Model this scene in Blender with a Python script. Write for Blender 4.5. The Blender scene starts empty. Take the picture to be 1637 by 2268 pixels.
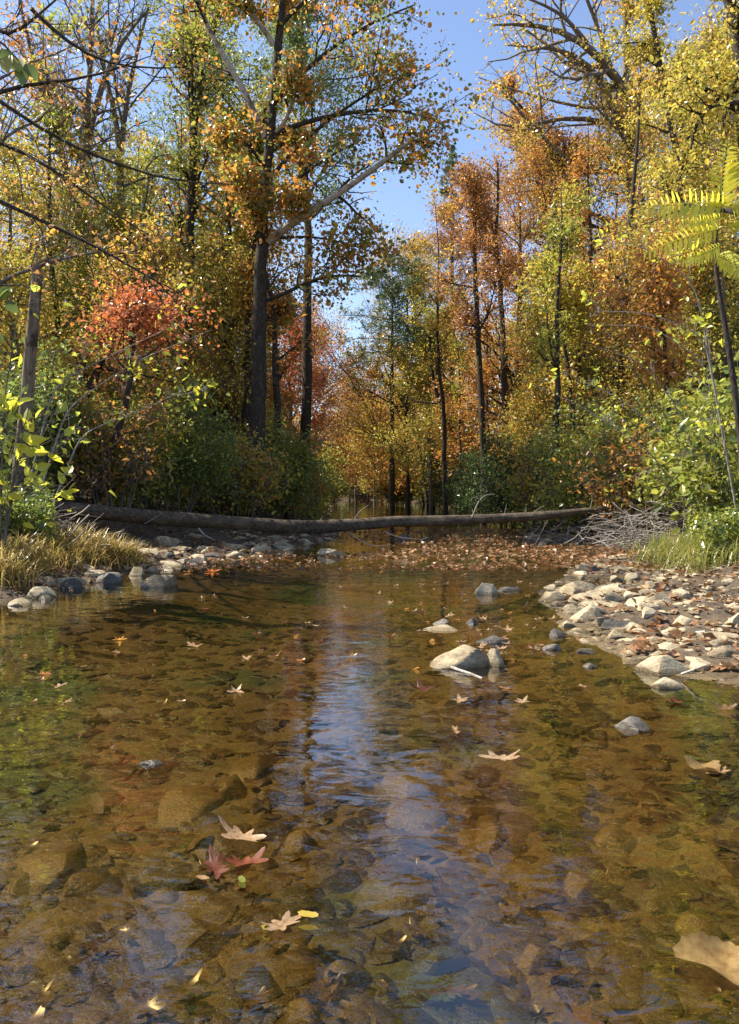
import bpy, math
import numpy as np
from mathutils import Vector
R_ = math.radians
# ------------------------------------------------------------------ camera / light
sc = bpy.context.scene
CAM_Z = 1.4; FOC = 1712.0; CU, CV = 818.5, 1133.5; HOR = 1078.0
PITCH = math.atan((CV - HOR) / FOC)
cam = bpy.data.objects.new('camera', bpy.data.cameras.new('camera'))
sc.collection.objects.link(cam); sc.camera = cam
cam.location = (0, 0, CAM_Z)
cam.rotation_euler = (math.pi / 2 - PITCH, 0, 0)
cam.data.sensor_fit = 'VERTICAL'; cam.data.sensor_height = 36.0
cam.data.lens = 36.0 * FOC / 2267.0
cam.data.clip_start = 0.05; cam.data.clip_end = 2000

SUN_EL, SUN_AZ = 50.0, -74.0        # azimuth measured from +Y (view direction), negative = left
world = bpy.data.worlds.new('World'); sc.world = world; world.use_nodes = True
wn = world.node_tree.nodes; wl = world.node_tree.links
bg = wn['Background']; sky = wn.new('ShaderNodeTexSky')
sky.sky_type = 'NISHITA'; sky.sun_disc = False
sky.sun_elevation = R_(SUN_EL); sky.sun_rotation = R_(SUN_AZ)
sky.air_density = 1.0; sky.dust_density = 0.3; sky.ozone_density = 3.0
tint = wn.new('ShaderNodeMix'); tint.data_type = 'RGBA'; tint.blend_type = 'MULTIPLY'; tint.inputs[0].default_value = 1
tint.inputs[7].default_value = (1.13, 1.03, 1.02, 1)
wl.new(sky.outputs[0], tint.inputs[6]); wl.new(tint.outputs[2], bg.inputs[0]); bg.inputs[1].default_value = 0.10
sun = bpy.data.objects.new('sun', bpy.data.lights.new('sun', 'SUN')); sc.collection.objects.link(sun)
sun.data.energy = 5.0; sun.data.angle = R_(0.55); sun.data.color = (1.0, 0.91, 0.76)
sd = Vector((math.sin(R_(SUN_AZ)) * math.cos(R_(SUN_EL)), math.cos(R_(SUN_AZ)) * math.cos(R_(SUN_EL)), math.sin(R_(SUN_EL))))
sun.rotation_euler = sd.to_track_quat('Z', 'Y').to_euler()
sc.view_settings.view_transform = 'Standard'; sc.view_settings.look = 'None'
sc.view_settings.exposure = 1.25; sc.view_settings.gamma = 1.0
sc.render.engine = 'CYCLES'
cy = sc.cycles
cy.max_bounces = 6; cy.diffuse_bounces = 3; cy.glossy_bounces = 3; cy.transmission_bounces = 4
cy.transparent_max_bounces = 8; cy.caustics_reflective = False; cy.caustics_refractive = False
cy.use_adaptive_sampling = False; cy.use_denoising = True; cy.denoising_input_passes = 'RGB_ALBEDO_NORMAL'; cy.denoising_prefilter = 'NONE'

C = sc.collection
# ------------------------------------------------------------------ helpers
def unproj(u, v):
    dx, dz = (u - CU) / FOC, -(v - CV) / FOC
    c, s = math.cos(-PITCH), math.sin(-PITCH)
    return np.array([dx, c - s * dz, s + c * dz])
def PX(u, v, d):                 # point at depth y = d seen at photo position (u, v)
    r = unproj(u, v); return np.array([0, 0, CAM_Z]) + r * (d / r[1])
def GW(u, v, z=0.0):             # point on the level z
    r = unproj(u, v); return np.array([0, 0, CAM_Z]) + r * ((z - CAM_Z) / r[2])
def path(pts, d):
    n = len(pts); ds = np.interp(np.linspace(0, 1, n), np.linspace(0, 1, len(d)), d) if hasattr(d, '__len__') else [d] * n
    return np.array([PX(p[0], p[1], ds[i]) for i, p in enumerate(pts)])
def norm(a): return a / np.maximum(np.linalg.norm(a, axis=-1, keepdims=True), 1e-9)
def resample(P, K):
    P = np.asarray(P, float); s = np.r_[0, np.cumsum(np.linalg.norm(np.diff(P, axis=0), axis=1))]
    t = np.linspace(0, s[-1], K)
    # catmull-like smoothing by interpolating and blurring
    Q = np.stack([np.interp(t, s, P[:, k]) for k in range(3)], 1)
    for _ in range(2): Q[1:-1] = Q[1:-1] * .5 + (Q[:-2] + Q[2:]) * .25
    return Q

def mesh(name, V, F, mat, parent=None, attr=None, smooth=False, loc=None, sharp=None):
    V = np.ascontiguousarray(V, np.float32); F = np.ascontiguousarray(F, np.int32)
    me = bpy.data.meshes.new(name)
    me.vertices.add(len(V)); me.vertices.foreach_set('co', V.ravel())
    n, k = F.shape
    me.loops.add(n * k); me.loops.foreach_set('vertex_index', F.ravel())
    me.polygons.add(n); me.polygons.foreach_set('loop_start', np.arange(0, n * k, k, dtype=np.int32))
    me.polygons.foreach_set('use_smooth', np.full(n, bool(smooth)))
    if attr is not None:
        a = me.attributes.new('tone', 'FLOAT', 'FACE'); a.data.foreach_set('value', np.ascontiguousarray(attr, np.float32))
    me.update(calc_edges=True)
    if sharp: me.set_sharp_from_angle(angle=R_(sharp))
    if mat: me.materials.append(mat)
    o = bpy.data.objects.new(name, me); C.objects.link(o)
    if parent is not None: o.parent = parent
    if loc is not None: o.location = loc
    return o
def tag(o, label=None, cat=None, group=None, kind=None):
    if label: o['label'] = label
    if cat: o['category'] = cat
    if group: o['group'] = group
    if kind: o['kind'] = kind
    return o
def empty(name, loc, label, cat, group=None):
    o = bpy.data.objects.new(name, None); C.objects.link(o); o.location = loc; o.empty_display_size = .3
    return tag(o, label, cat, group)

def vnoise(x, y, seed=0):        # cheap smooth value noise
    xi, yi = np.floor(x), np.floor(y); fx, fy = x - xi, y - yi
    fx, fy = fx * fx * (3 - 2 * fx), fy * fy * (3 - 2 * fy)
    def h(a, b): 
        s = np.sin(a * 127.1 + b * 311.7 + seed * 74.7) * 43758.5453; return s - np.floor(s)
    return (h(xi, yi) * (1 - fx) + h(xi + 1, yi) * fx) * (1 - fy) + (h(xi, yi + 1) * (1 - fx) + h(xi + 1, yi + 1) * fx) * fy
def fbm(x, y, seed=0, o=4):
    r = 0; a = .5
    for i in range(o): r = r + a * (vnoise(x, y, seed + i) - .5); x, y, a = x * 2.03, y * 2.03, a * .5
    return r

# ------------------------------------------------------------------ materials
def new_mat(name):
    m = bpy.data.materials.new(name); m.use_nodes = True
    return m, m.node_tree.nodes, m.node_tree.links
def ramp(n, stops):
    r = n.new('ShaderNodeValToRGB'); e = r.color_ramp.elements
    while len(e) < len(stops): e.new(0.5)
    for i, (p, c) in enumerate(stops): e[i].position = p; e[i].color = (*c, 1)
    return r
def leaf_mat(name, cols, trans=.5, rough=.34, spec=.6, tboost=1.3, tex=0):
    m, n, l = new_mat(name)
    at = n.new('ShaderNodeAttribute'); at.attribute_name = 'tone'
    st = [((i + .0) / (len(cols) - 1), c) for i, c in enumerate(cols)]
    r = ramp(n, st); l.new(at.outputs['Fac'], r.inputs[0])
    if tex:
        nz = n.new('ShaderNodeTexNoise'); nz.inputs['Scale'].default_value = tex; nz.inputs['Detail'].default_value = 5; g = n.new('ShaderNodeNewGeometry'); l.new(g.outputs['Position'], nz.inputs[0])
        r2 = ramp(n, [(.3, (.55, .46, .36)), (.65, (1, 1, 1))]); l.new(nz.outputs[0], r2.inputs[0]); mm = n.new('ShaderNodeMix'); mm.data_type = 'RGBA'; mm.blend_type = 'MULTIPLY'; mm.inputs[0].default_value = 1
        l.new(r.outputs[0], mm.inputs[6]); l.new(r2.outputs[0], mm.inputs[7])
        class _o: outputs = [mm.outputs[2]]
        r = _o
    p = n['Principled BSDF']; p.inputs['Roughness'].default_value = rough; p.inputs['Specular IOR Level'].default_value = spec
    l.new(r.outputs[0], p.inputs['Base Color'])
    t = n.new('ShaderNodeBsdfTranslucent')
    hs = n.new('ShaderNodeHueSaturation'); hs.inputs['Saturation'].default_value = 1.0; hs.inputs['Value'].default_value = tboost
    l.new(r.outputs[0], hs.inputs['Color']); l.new(hs.outputs[0], t.inputs[0])
    mx = n.new('ShaderNodeMixShader'); mx.inputs[0].default_value = trans
    l.new(p.outputs[0], mx.inputs[1]); l.new(t.outputs[0], mx.inputs[2]); l.new(mx.outputs[0], n['Material Output'].inputs[0])
    return m
Y = (.58, .44, .08); G = (.14, .19, .05); OL = (.34, .32, .05); OR = (.56, .26, .05); RU = (.36, .17, .055); RD = (.44, .15, .07); BR = (.22, .13, .065); YG = (.40, .45, .07); DG = (.06, .09, .035); GG = (.27, .32, .06); TAN = (.40, .26, .10)
L = {
 'yellow': leaf_mat('leaves_yellow', [DG, OL, OL, Y, Y, GG, OR]),
 'olive': leaf_mat('leaves_olive', [DG, GG, OL, OL, Y]),
 'green': leaf_mat('leaves_green', [DG, G, G, GG, OL]),
 'bush': leaf_mat('leaves_bush', [DG, G, OL, GG, (.32, .36, .08)], spec=.9, rough=.3),
 'dark': leaf_mat('leaves_dark_green', [DG, DG, (.05, .09, .03), G, G]),
 'gold': leaf_mat('leaves_gold', [BR, RU, OL, Y, OR, OL, Y]),
 'orange': leaf_mat('leaves_orange', [BR, RU, RU, OR, OR, OL, Y]),
 'rust': leaf_mat('leaves_rust', [BR, BR, RU, OR, Y]),
 'red': leaf_mat('leaves_red', [BR, RD, RD, (.50, .15, .03), OR]),
 'redmix': leaf_mat('leaves_muted_red', [BR, RU, RD, OR, OL]),
 'tan': leaf_mat('tan_dry_leaf', [(.15, .09, .03), (.27, .18, .065), (.2, .13, .05)], trans=.25, tex=38, spec=.25, rough=.6),
 'wet': leaf_mat('wet_red_brown_leaf', [(.10, .03, .014), (.2, .055, .022), (.13, .045, .02)], trans=.2, tex=50, spec=.3, rough=.5),
 'pink': leaf_mat('leaves_coral', [RD, (.55, .19, .09), (.58, .24, .06), OR, Y]),
 'mixed': leaf_mat('leaves_mixed', [DG, G, G, OL, OR, OR, RU, Y]),
 'limebush': leaf_mat('leaves_lime_bush', [DG, G, OL, GG, (.36, .37, .07)]),
 'lime': leaf_mat('leaves_lime', [GG, YG, (.56, .54, .05), (.64, .58, .06)], trans=.55, tboost=1.4),
 'dry': leaf_mat('dry_leaves', [(.12, .07, .035), BR, (.3, .17, .08), (.24, .12, .05), (.42, .31, .18), (.34, .12, .05)], trans=.2, tex=40, spec=.3),
 'pale': leaf_mat('pale_dry_leaves', [(.22, .14, .08), (.36, .26, .16), (.32, .2, .1), (.4, .31, .2)], trans=.15, tex=60, spec=.3),
 'sunk': leaf_mat('sunken_brown_leaves', [(.05, .032, .014), (.14, .085, .03), (.22, .13, .045)], trans=.1, tex=50),
 'grass': leaf_mat('grass_blades', [(.16, .12, .04), (.36, .27, .08), (.46, .33, .12), (.28, .25, .06)], trans=.4),
 'grass_green': leaf_mat('grass_green_blades', [G, (.22, .25, .06), (.3, .3, .06), (.40, .31, .12)], trans=.4),
}
def tcoord(n, l, scale=(1, 1, 1), kind='Object'):
    t = n.new('ShaderNodeTexCoord'); mp = n.new('ShaderNodeMapping'); mp.inputs['Scale'].default_value = scale
    l.new(t.outputs[kind], mp.inputs[0]); return mp
def geo_pos(n, l, scale=(1, 1, 1)):
    t = n.new('ShaderNodeNewGeometry'); mp = n.new('ShaderNodeMapping'); mp.inputs['Scale'].default_value = scale
    l.new(t.outputs['Position'], mp.inputs[0]); return mp
def noise(n, l, mp, scale, detail=5, rough=.6, dist=0):
    t = n.new('ShaderNodeTexNoise'); t.inputs['Scale'].default_value = scale; t.inputs['Detail'].default_value = detail
    t.inputs['Roughness'].default_value = rough; t.inputs['Distortion'].default_value = dist; l.new(mp.outputs[0], t.inputs[0]); return t
def bark_mat(name, cols, stretch=.18, bump=.6, lich=None):
    m, n, l = new_mat(name); mp = geo_pos(n, l, (1, 1, stretch))
    a = noise(n, l, mp, 26, 6, .7, .4); b = noise(n, l, geo_pos(n, l), 3.5, 4)
    r = ramp(n, [(.3, cols[0]), (.5, cols[1]), (.72, cols[2])]); l.new(a.outputs[0], r.inputs[0])
    p = n['Principled BSDF']; p.inputs['Roughness'].default_value = .85; p.inputs['Specular IOR Level'].default_value = .25
    src = r
    if lich:
        r2 = ramp(n, [(.5, (0, 0, 0)), (.62, (1, 1, 1))]); l.new(b.outputs[0], r2.inputs[0])
        mx = n.new('ShaderNodeMix'); mx.data_type = 'RGBA'; l.new(r2.outputs[0], mx.inputs[0]); l.new(r.outputs[0], mx.inputs[6]); mx.inputs[7].default_value = (*lich, 1)
        l.new(mx.outputs[2], p.inputs['Base Color'])
    else: l.new(r.outputs[0], p.inputs['Base Color'])
    bp = n.new('ShaderNodeBump'); bp.inputs['Strength'].default_value = bump; bp.inputs['Distance'].default_value = .03
    l.new(a.outputs[0], bp.inputs['Height']); l.new(bp.outputs[0], p.inputs['Normal'])
    return m
B = {
 'dark': bark_mat('bark_dark', [(.012, .009, .007), (.045, .035, .026), (.13, .11, .09)], stretch=.35, bump=1),
 'grey': bark_mat('bark_grey', [(.06, .05, .045), (.14, .12, .10), (.26, .23, .20)]),
 'pale': bark_mat('bark_pale', [(.14, .12, .10), (.38, .34, .29), (.6, .56, .50)], stretch=.5, bump=.3, lich=(.16, .12, .09)),
 'log': bark_mat('bark_log', [(.018, .013, .009), (.08, .06, .042), (.17, .13, .09)], stretch=1.0, bump=1, lich=(.14, .105, .07)),
 'snag': bark_mat('bare_snag_wood', [(.07, .05, .035), (.2, .15, .105), (.36, .29, .21)], stretch=.06, lich=(.05, .035, .025)),
 'twig': bark_mat('grey_dead_twigs', [(.12, .1, .09), (.28, .25, .22), (.42, .38, .33)]),
}
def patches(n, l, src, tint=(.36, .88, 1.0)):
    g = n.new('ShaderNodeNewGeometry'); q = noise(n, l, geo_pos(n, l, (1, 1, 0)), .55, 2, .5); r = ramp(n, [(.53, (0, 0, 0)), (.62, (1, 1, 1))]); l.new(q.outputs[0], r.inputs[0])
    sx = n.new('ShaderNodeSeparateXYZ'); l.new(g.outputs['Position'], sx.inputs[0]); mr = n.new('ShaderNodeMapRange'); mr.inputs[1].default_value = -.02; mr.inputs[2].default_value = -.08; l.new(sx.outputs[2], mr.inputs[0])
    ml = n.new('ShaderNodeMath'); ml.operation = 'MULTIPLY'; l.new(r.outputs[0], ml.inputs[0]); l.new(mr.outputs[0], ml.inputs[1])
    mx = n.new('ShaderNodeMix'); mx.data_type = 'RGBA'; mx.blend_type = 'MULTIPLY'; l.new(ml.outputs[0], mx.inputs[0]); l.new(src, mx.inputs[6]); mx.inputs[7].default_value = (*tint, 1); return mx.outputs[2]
def rock_mat(name, cols, wet=False, bump=.5):
    m, n, l = new_mat(name); mp = tcoord(n, l); oi = n.new('ShaderNodeNewGeometry')
    ad = n.new('ShaderNodeVectorMath'); ad.operation = 'ADD'; l.new(mp.outputs[0], ad.inputs[0])
    g = n.new('ShaderNodeNewGeometry')
    a = noise(n, l, g, 7, 8, .65); l.new(g.outputs['Position'], a.inputs[0])
    b = noise(n, l, g, 45, 5, .7); l.new(g.outputs['Position'], b.inputs[0])
    st = n.new('ShaderNodeMapping'); st.inputs['Scale'].default_value = (1, 1, 9); l.new(g.outputs['Position'], st.inputs[0])
    c = noise(n, l, st, 5, 4, .6)
    mm = n.new('ShaderNodeMath'); mm.operation = 'MULTIPLY_ADD'; l.new(oi.outputs['Random Per Island'], mm.inputs[0]); mm.inputs[1].default_value = .28; 
    sub = n.new('ShaderNodeMath'); sub.operation = 'SUBTRACT'; l.new(a.outputs[0], sub.inputs[0]); sub.inputs[1].default_value = .14
    l.new(sub.outputs[0], mm.inputs[2])
    r = ramp(n, [(.32, cols[0]), (.5, cols[1]), (.68, cols[2])]); l.new(mm.outputs[0], r.inputs[0])
    mx = n.new('ShaderNodeMix'); mx.data_type = 'RGBA'; mx.blend_type = 'MULTIPLY'; mx.inputs[0].default_value = .8
    r3 = ramp(n, [(.35, (.45, .42, .38)), (.6, (1, 1, 1))]); l.new(b.outputs[0], r3.inputs[0])
    l.new(r.outputs[0], mx.inputs[6]); l.new(r3.outputs[0], mx.inputs[7])
    p = n['Principled BSDF']
    # wet band just above the water line (world z < 3 cm) is darker and glossier: a real wet mark
    sx = n.new('ShaderNodeSeparateXYZ'); l.new(g.outputs['Position'], sx.inputs[0])
    mr = n.new('ShaderNodeMapRange'); mr.inputs[1].default_value = .02; mr.inputs[2].default_value = .045; l.new(sx.outputs[2], mr.inputs[0])
    wetm = n.new('ShaderNodeMix'); wetm.data_type = 'RGBA'; wetm.blend_type = 'MULTIPLY'; wetm.inputs[0].default_value = 1
    rr = ramp(n, [(0, (.5, .45, .35)), (1, (1, 1, 1))]); l.new(mr.outputs[0], rr.inputs[0])
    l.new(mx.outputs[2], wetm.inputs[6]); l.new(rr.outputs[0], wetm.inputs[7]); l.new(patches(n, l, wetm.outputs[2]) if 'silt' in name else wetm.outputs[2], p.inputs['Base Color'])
    ro = n.new('ShaderNodeMapRange'); ro.inputs[3].default_value = .35; ro.inputs[4].default_value = .85; l.new(mr.outputs[0], ro.inputs[0]); l.new(ro.outputs[0], p.inputs['Roughness'])
    bp = n.new('ShaderNodeBump'); bp.inputs['Strength'].default_value = bump; bp.inputs['Distance'].default_value = .02
    av = n.new('ShaderNodeMath'); av.operation = 'ADD'; l.new(b.outputs[0], av.inputs[0]); l.new(c.outputs[0], av.inputs[1])
    l.new(av.outputs[0], bp.inputs['Height']); l.new(bp.outputs[0], p.inputs['Normal'])
    return m
M_rock = rock_mat('sandstone', [(.20, .155, .095), (.38, .31, .19), (.52, .44, .29)])
M_rockdark = rock_mat('dark_stone', [(.05, .045, .04), (.11, .10, .085), (.2, .18, .15)])
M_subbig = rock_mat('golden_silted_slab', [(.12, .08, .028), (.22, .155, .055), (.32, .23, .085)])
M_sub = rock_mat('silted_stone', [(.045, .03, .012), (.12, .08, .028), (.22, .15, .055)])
def ground_mat():
    m, n, l = new_mat('stream_ground'); g = n.new('ShaderNodeNewGeometry')
    sx = n.new('ShaderNodeSeparateXYZ'); l.new(g.outputs['Position'], sx.inputs[0])
    a = noise(n, l, g, 2.2, 8, .65); l.new(g.outputs['Position'], a.inputs[0])
    b = noise(n, l, g, 16, 6, .7); l.new(g.outputs['Position'], b.inputs[0])
    bed = ramp(n, [(.3, (.04, .027, .012)), (.5, (.12, .082, .03)), (.7, (.21, .15, .055))]); 
    ad = n.new('ShaderNodeMath'); ad.operation = 'MULTIPLY_ADD'; ad.inputs[1].default_value = .6; l.new(b.outputs[0], ad.inputs[0])
    ha = n.new('ShaderNodeMath'); ha.operation = 'MULTIPLY'; ha.inputs[1].default_value = .4; l.new(a.outputs[0], ha.inputs[0]); l.new(ha.outputs[0], ad.inputs[2])
    l.new(ad.outputs[0], bed.inputs[0])
    soil = ramp(n, [(.35, (.03, .022, .014)), (.5, (.085, .06, .035)), (.66, (.17, .125, .07))]); l.new(ad.outputs[0], soil.inputs[0])
    mr = n.new('ShaderNodeMapRange'); mr.inputs[1].default_value = -.03; mr.inputs[2].default_value = .04; l.new(sx.outputs[2], mr.inputs[0])
    mx = n.new('ShaderNodeMix'); mx.data_type = 'RGBA'; l.new(mr.outputs[0], mx.inputs[0]); l.new(bed.outputs[0], mx.inputs[6]); l.new(soil.outputs[0], mx.inputs[7])
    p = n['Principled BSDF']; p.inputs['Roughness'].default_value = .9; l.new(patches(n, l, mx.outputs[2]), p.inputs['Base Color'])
    bp = n.new('ShaderNodeBump'); bp.inputs['Strength'].default_value = .8; bp.inputs['Distance'].default_value = .04; l.new(b.outputs[0], bp.inputs['Height']); l.new(bp.outputs[0], p.inputs['Normal'])
    return m
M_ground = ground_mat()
def water_mat():
    m, n, l = new_mat('clear_stream_water'); n.remove(n['Principled BSDF'])
    g = n.new('ShaderNodeNewGeometry')
    def nz(sc_, det, w, aniso=(1, 1, 1), dist=.3):
        mp = n.new('ShaderNodeMapping'); mp.inputs['Scale'].default_value = aniso; l.new(g.outputs['Position'], mp.inputs[0])
        t = noise(n, l, mp, sc_, det, .55, dist); q = n.new('ShaderNodeMath'); q.operation = 'MULTIPLY'; q.inputs[1].default_value = w; l.new(t.outputs[0], q.inputs[0]); return q
    s1 = nz(2.2, 2, 1.0, (1, 1.3, 1), .8); s2 = nz(9, 2, .14, (1, 1.8, 1), .5); s3 = nz(32, 2, .014, (1, 2, 1), .2)
    x = n.new('ShaderNodeMath'); x.operation = 'ADD'; l.new(s1.outputs[0], x.inputs[0]); l.new(s2.outputs[0], x.inputs[1])
    z = n.new('ShaderNodeMath'); z.operation = 'ADD'; l.new(x.outputs[0], z.inputs[0]); l.new(s3.outputs[0], z.inputs[1])
    bp = n.new('ShaderNodeBump'); bp.inputs['Strength'].default_value = 1; bp.inputs['Distance'].default_value = .0075; l.new(z.outputs[0], bp.inputs['Height'])
    def mt(op, a, b=None):        # Schlick Fresnel on the rippled normal, the same from both sides of the surface
        q = n.new('ShaderNodeMath'); q.operation = op
        for i, v in enumerate((a, b)):
            if v is None: continue
            if isinstance(v, (int, float)): q.inputs[i].default_value = v
            else: l.new(v, q.inputs[i])
        return q.outputs[0]
    dt = n.new('ShaderNodeVectorMath'); dt.operation = 'DOT_PRODUCT'; l.new(g.outputs['Incoming'], dt.inputs[0]); l.new(bp.outputs[0], dt.inputs[1])
    f5 = mt('POWER', mt('SUBTRACT', 1.0, mt('MINIMUM', mt('ABSOLUTE', dt.outputs['Value']), 1.0)), 5.0)
    fres = mt('ADD', mt('MULTIPLY', f5, .88), .12)
    gl = n.new('ShaderNodeBsdfGlossy'); gl.inputs['Roughness'].default_value = 0.0; gl.inputs[0].default_value = (1, 1, 1, 1); l.new(bp.outputs[0], gl.inputs['Normal'])
    tr = n.new('ShaderNodeBsdfTransparent'); tr.inputs[0].default_value = (.67, .585, .38, 1)
    mx = n.new('ShaderNodeMixShader'); l.new(fres, mx.inputs[0]); l.new(tr.outputs[0], mx.inputs[1]); l.new(gl.outputs[0], mx.inputs[2])
    l.new(mx.outputs[0], n['Material Output'].inputs[0]); return m
M_water = water_mat()

# ------------------------------------------------------------------ terrain
YL = [-6, 2, 5, 9, 12.5, 15, 17, 20, 24, 27, 30, 40, 60, 78, 84, 88]
XL = [-8, -6.5, -5.6, -4.4, -3.9, -3.1, -1.9, -1.0, -.9, -1.3, -1.6, -2.0, -2.8, -3.2, -1, 3]
YR = [-6, 2, 4.6, 5.4, 6.0, 7.4, 9.9, 12, 14.8, 17, 21, 27, 40, 50, 60, 78, 84]
XR = [8, 5, 3.1, 2.5, 2.1, 1.9, 2.2, 3.0, 4.2, 6.2, 7.6, 7.2, 5.8, 5.5, 4.6, 2.6, 0]
def ground(x, y):
    x = np.asarray(x, float); y = np.asarray(y, float)
    xl = np.interp(y, YL, XL) + .25 * fbm(y * .8, y * 0 + 3, 5); xr = np.interp(y, YR, XR) + .25 * fbm(y * .8, y * 0 + 9, 7)
    dl, dr = x - xl, xr - x                 # >0 inside the channel
    ins = np.minimum(dl, dr)
    bed = -.40 * (1 - np.exp(-np.maximum(ins, 0) / 1.1)) - .01 + fbm(x * 1.3, y * 1.3, 11) * .14
    shallow = np.clip((y - 12.5) / 3, 0, 1) * np.clip((24 - y) / 3, 0, 1)
    bed = bed * (1 - .72 * shallow)
    bl = np.interp(-dl, [0, .5, 1.6, 4, 9, 30, 80], [0, .16, .55, 1.0, 1.5, 3.0, 7])
    lb = np.clip((y - 13) / 2.5, 0, 1) * np.clip((29 - y) / 3, 0, 1); bl = bl * (1 - lb) + lb * np.interp(-dl, [0, .5, 1.6, 2.8, 4.5, 9, 30, 80], [0, .05, .12, .35, 1.0, 1.5, 3.0, 7])
    bar = np.clip((17 - y) / 3, 0, 1)
    br_bar = np.interp(-dr, [0, .6, 2.2, 3.4, 6, 12, 30, 80], [0, .03, .10, .4, .9, 1.5, 3, 7])
    br_n = np.interp(-dr, [0, .5, 1.5, 4, 9, 30, 80], [0, .15, .5, 1.0, 1.4, 3.0, 7])
    br = br_bar * bar + br_n * (1 - bar)
    z = np.where(ins > 0, bed, np.where(dl < dr, bl, br) + fbm(x * 1.1, y * 1.1, 3) * np.clip(-ins, 0, 1) * .35)
    z = z + np.clip((y - 84) / 60, 0, 2.0) * 6 * (ins <= 0)
    return z
def G0(x, y): return float(ground(np.array([x]), np.array([y]))[0])
gx = np.unique(np.r_[np.linspace(-90, -9, 50), np.linspace(-9, 9, 300), np.linspace(9, 90, 50)])
gy = np.unique(np.r_[np.linspace(-25, 1, 25), np.linspace(1, 10, 190), np.linspace(10, 30, 200), np.linspace(30, 170, 150)])
XX, YY = np.meshgrid(gx, gy); ZZ = ground(XX, YY)
fine = np.clip((30 - YY) / 10, 0, 1); ZZ += fbm(XX * 6, YY * 6, 21) * .035 * fine
nx, ny = len(gx), len(gy); ii = (np.arange(ny - 1)[:, None] * nx + np.arange(nx - 1)[None]).ravel()
tag(mesh('ground', np.stack([XX, YY, ZZ], -1).reshape(-1, 3), np.stack([ii, ii + 1, ii + nx + 1, ii + nx], 1), M_ground, smooth=True), kind='structure')
wv = np.array([[-14, -8, 0], [14, -8, 0], [14, 88, 0], [-14, 88, 0]], float)
tag(mesh('water', wv, np.array([[0, 1, 2, 3]]), M_water), kind='structure')

# ------------------------------------------------------------------ vegetation generator
def spawn(P, R, n, t0, t1, ang, lfac, up, K, wob, rng, rf=.55, taper=.3, absl=None):
    M, Kp, _ = P.shape; idx = np.repeat(np.arange(M), n)
    t = rng.uniform(t0, t1, len(idx)); s = t * (Kp - 1.001); i = s.astype(int); f = (s - i)[:, None]
    a, b = P[idx, i], P[idx, i + 1]; o = a * (1 - f) + b * f; tan = norm(b - a)
    rad = R[idx, i] * (1 - f[:, 0]) + R[idx, i + 1] * f[:, 0]
    pl = np.linalg.norm(np.diff(P, axis=1), axis=2).sum(1)[idx]
    v = rng.normal(size=o.shape); pp = norm(v - (v * tan).sum(1, keepdims=True) * tan)
    an = R_(ang) * rng.uniform(.6, 1.3, len(idx))[:, None]
    d = np.cos(an) * tan + np.sin(an) * pp; d[:, 2] += up; d = norm(d)
    ln = (pl * lfac if absl is None else absl * rng.choice([.55, .8, 1.25], len(idx))) * rng.uniform(.55, 1.2, len(idx)) * (1.25 - .85 * t)
    Q = np.zeros((len(idx), K, 3)); Q[:, 0] = o
    for k in range(1, K):
        d = norm(d + rng.normal(size=d.shape) * wob + np.array([0, 0, up * .25])); Q[:, k] = Q[:, k - 1] + d * (ln / (K - 1))[:, None]
    r0 = np.minimum(rad * rf, rad * .9)[:, None]
    return Q, r0 * np.linspace(1, taper, K)[None]
def tubes(P, R, k, rng=None, rough=0):
    M, K, _ = P.shape; T = np.gradient(P, axis=1); T = norm(T)
    mt = norm(P[:, -1] - P[:, 0]); ref = np.where(np.abs(mt[:, 2:3]) > .8, np.array([[1., 0, 0]]), np.array([[0., 0, 1]]))[:, None]
    N = norm(np.cross(T, ref)); Bn = np.cross(T, N)
    a = np.linspace(0, 2 * np.pi, k, endpoint=False)
    rr = R[:, :, None, None] * np.ones((1, 1, k, 1))
    if rough: rr = rr * (1 + rng.normal(size=(M, K, k, 1)) * rough)
    V = P[:, :, None] + rr * (np.cos(a)[None, None, :, None] * N[:, :, None] + np.sin(a)[None, None, :, None] * Bn[:, :, None])
    m, i, j = np.meshgrid(np.arange(M), np.arange(K - 1), np.arange(k), indexing='ij')
    b = m * K * k; j2 = (j + 1) % k
    F = np.stack([b + i * k + j, b + i * k + j2, b + (i + 1) * k + j2, b + (i + 1) * k + j], -1).reshape(-1, 4)
    return V.reshape(-1, 3), F
def merge(parts):
    V, F, o = [], [], 0
    for v, f in parts: V.append(v); F.append(f + o); o += len(v)
    return np.concatenate(V), np.concatenate(F)
def leaf_quads(pos, size, rng, upb=.5, asp=.62, ax=None, tone=None, fold=.18):
    n = len(pos); nr = rng.normal(size=(n, 3)); nr[:, 2] += upb; nr = norm(nr)
    v = rng.normal(size=(n, 3)) if ax is None else ax + rng.normal(size=(n, 3)) * .35
    v[:, 2] -= .25
    d = norm(v - (v * nr).sum(1, keepdims=True) * nr); w = np.cross(nr, d)
    s = (size * np.clip(np.exp(rng.normal(size=n) * .34), .45, 1.9))[:, None]
    V = np.stack([pos, pos + d * s * .45 + w * s * asp * .5 + nr * s * fold, pos + d * s, pos + d * s * .45 - w * s * asp * .5 + nr * s * fold], 1)
    F = np.arange(n * 4).reshape(n, 4)
    return V.reshape(-1, 3), F, (rng.uniform(0, 1, n) if tone is None else tone)
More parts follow.
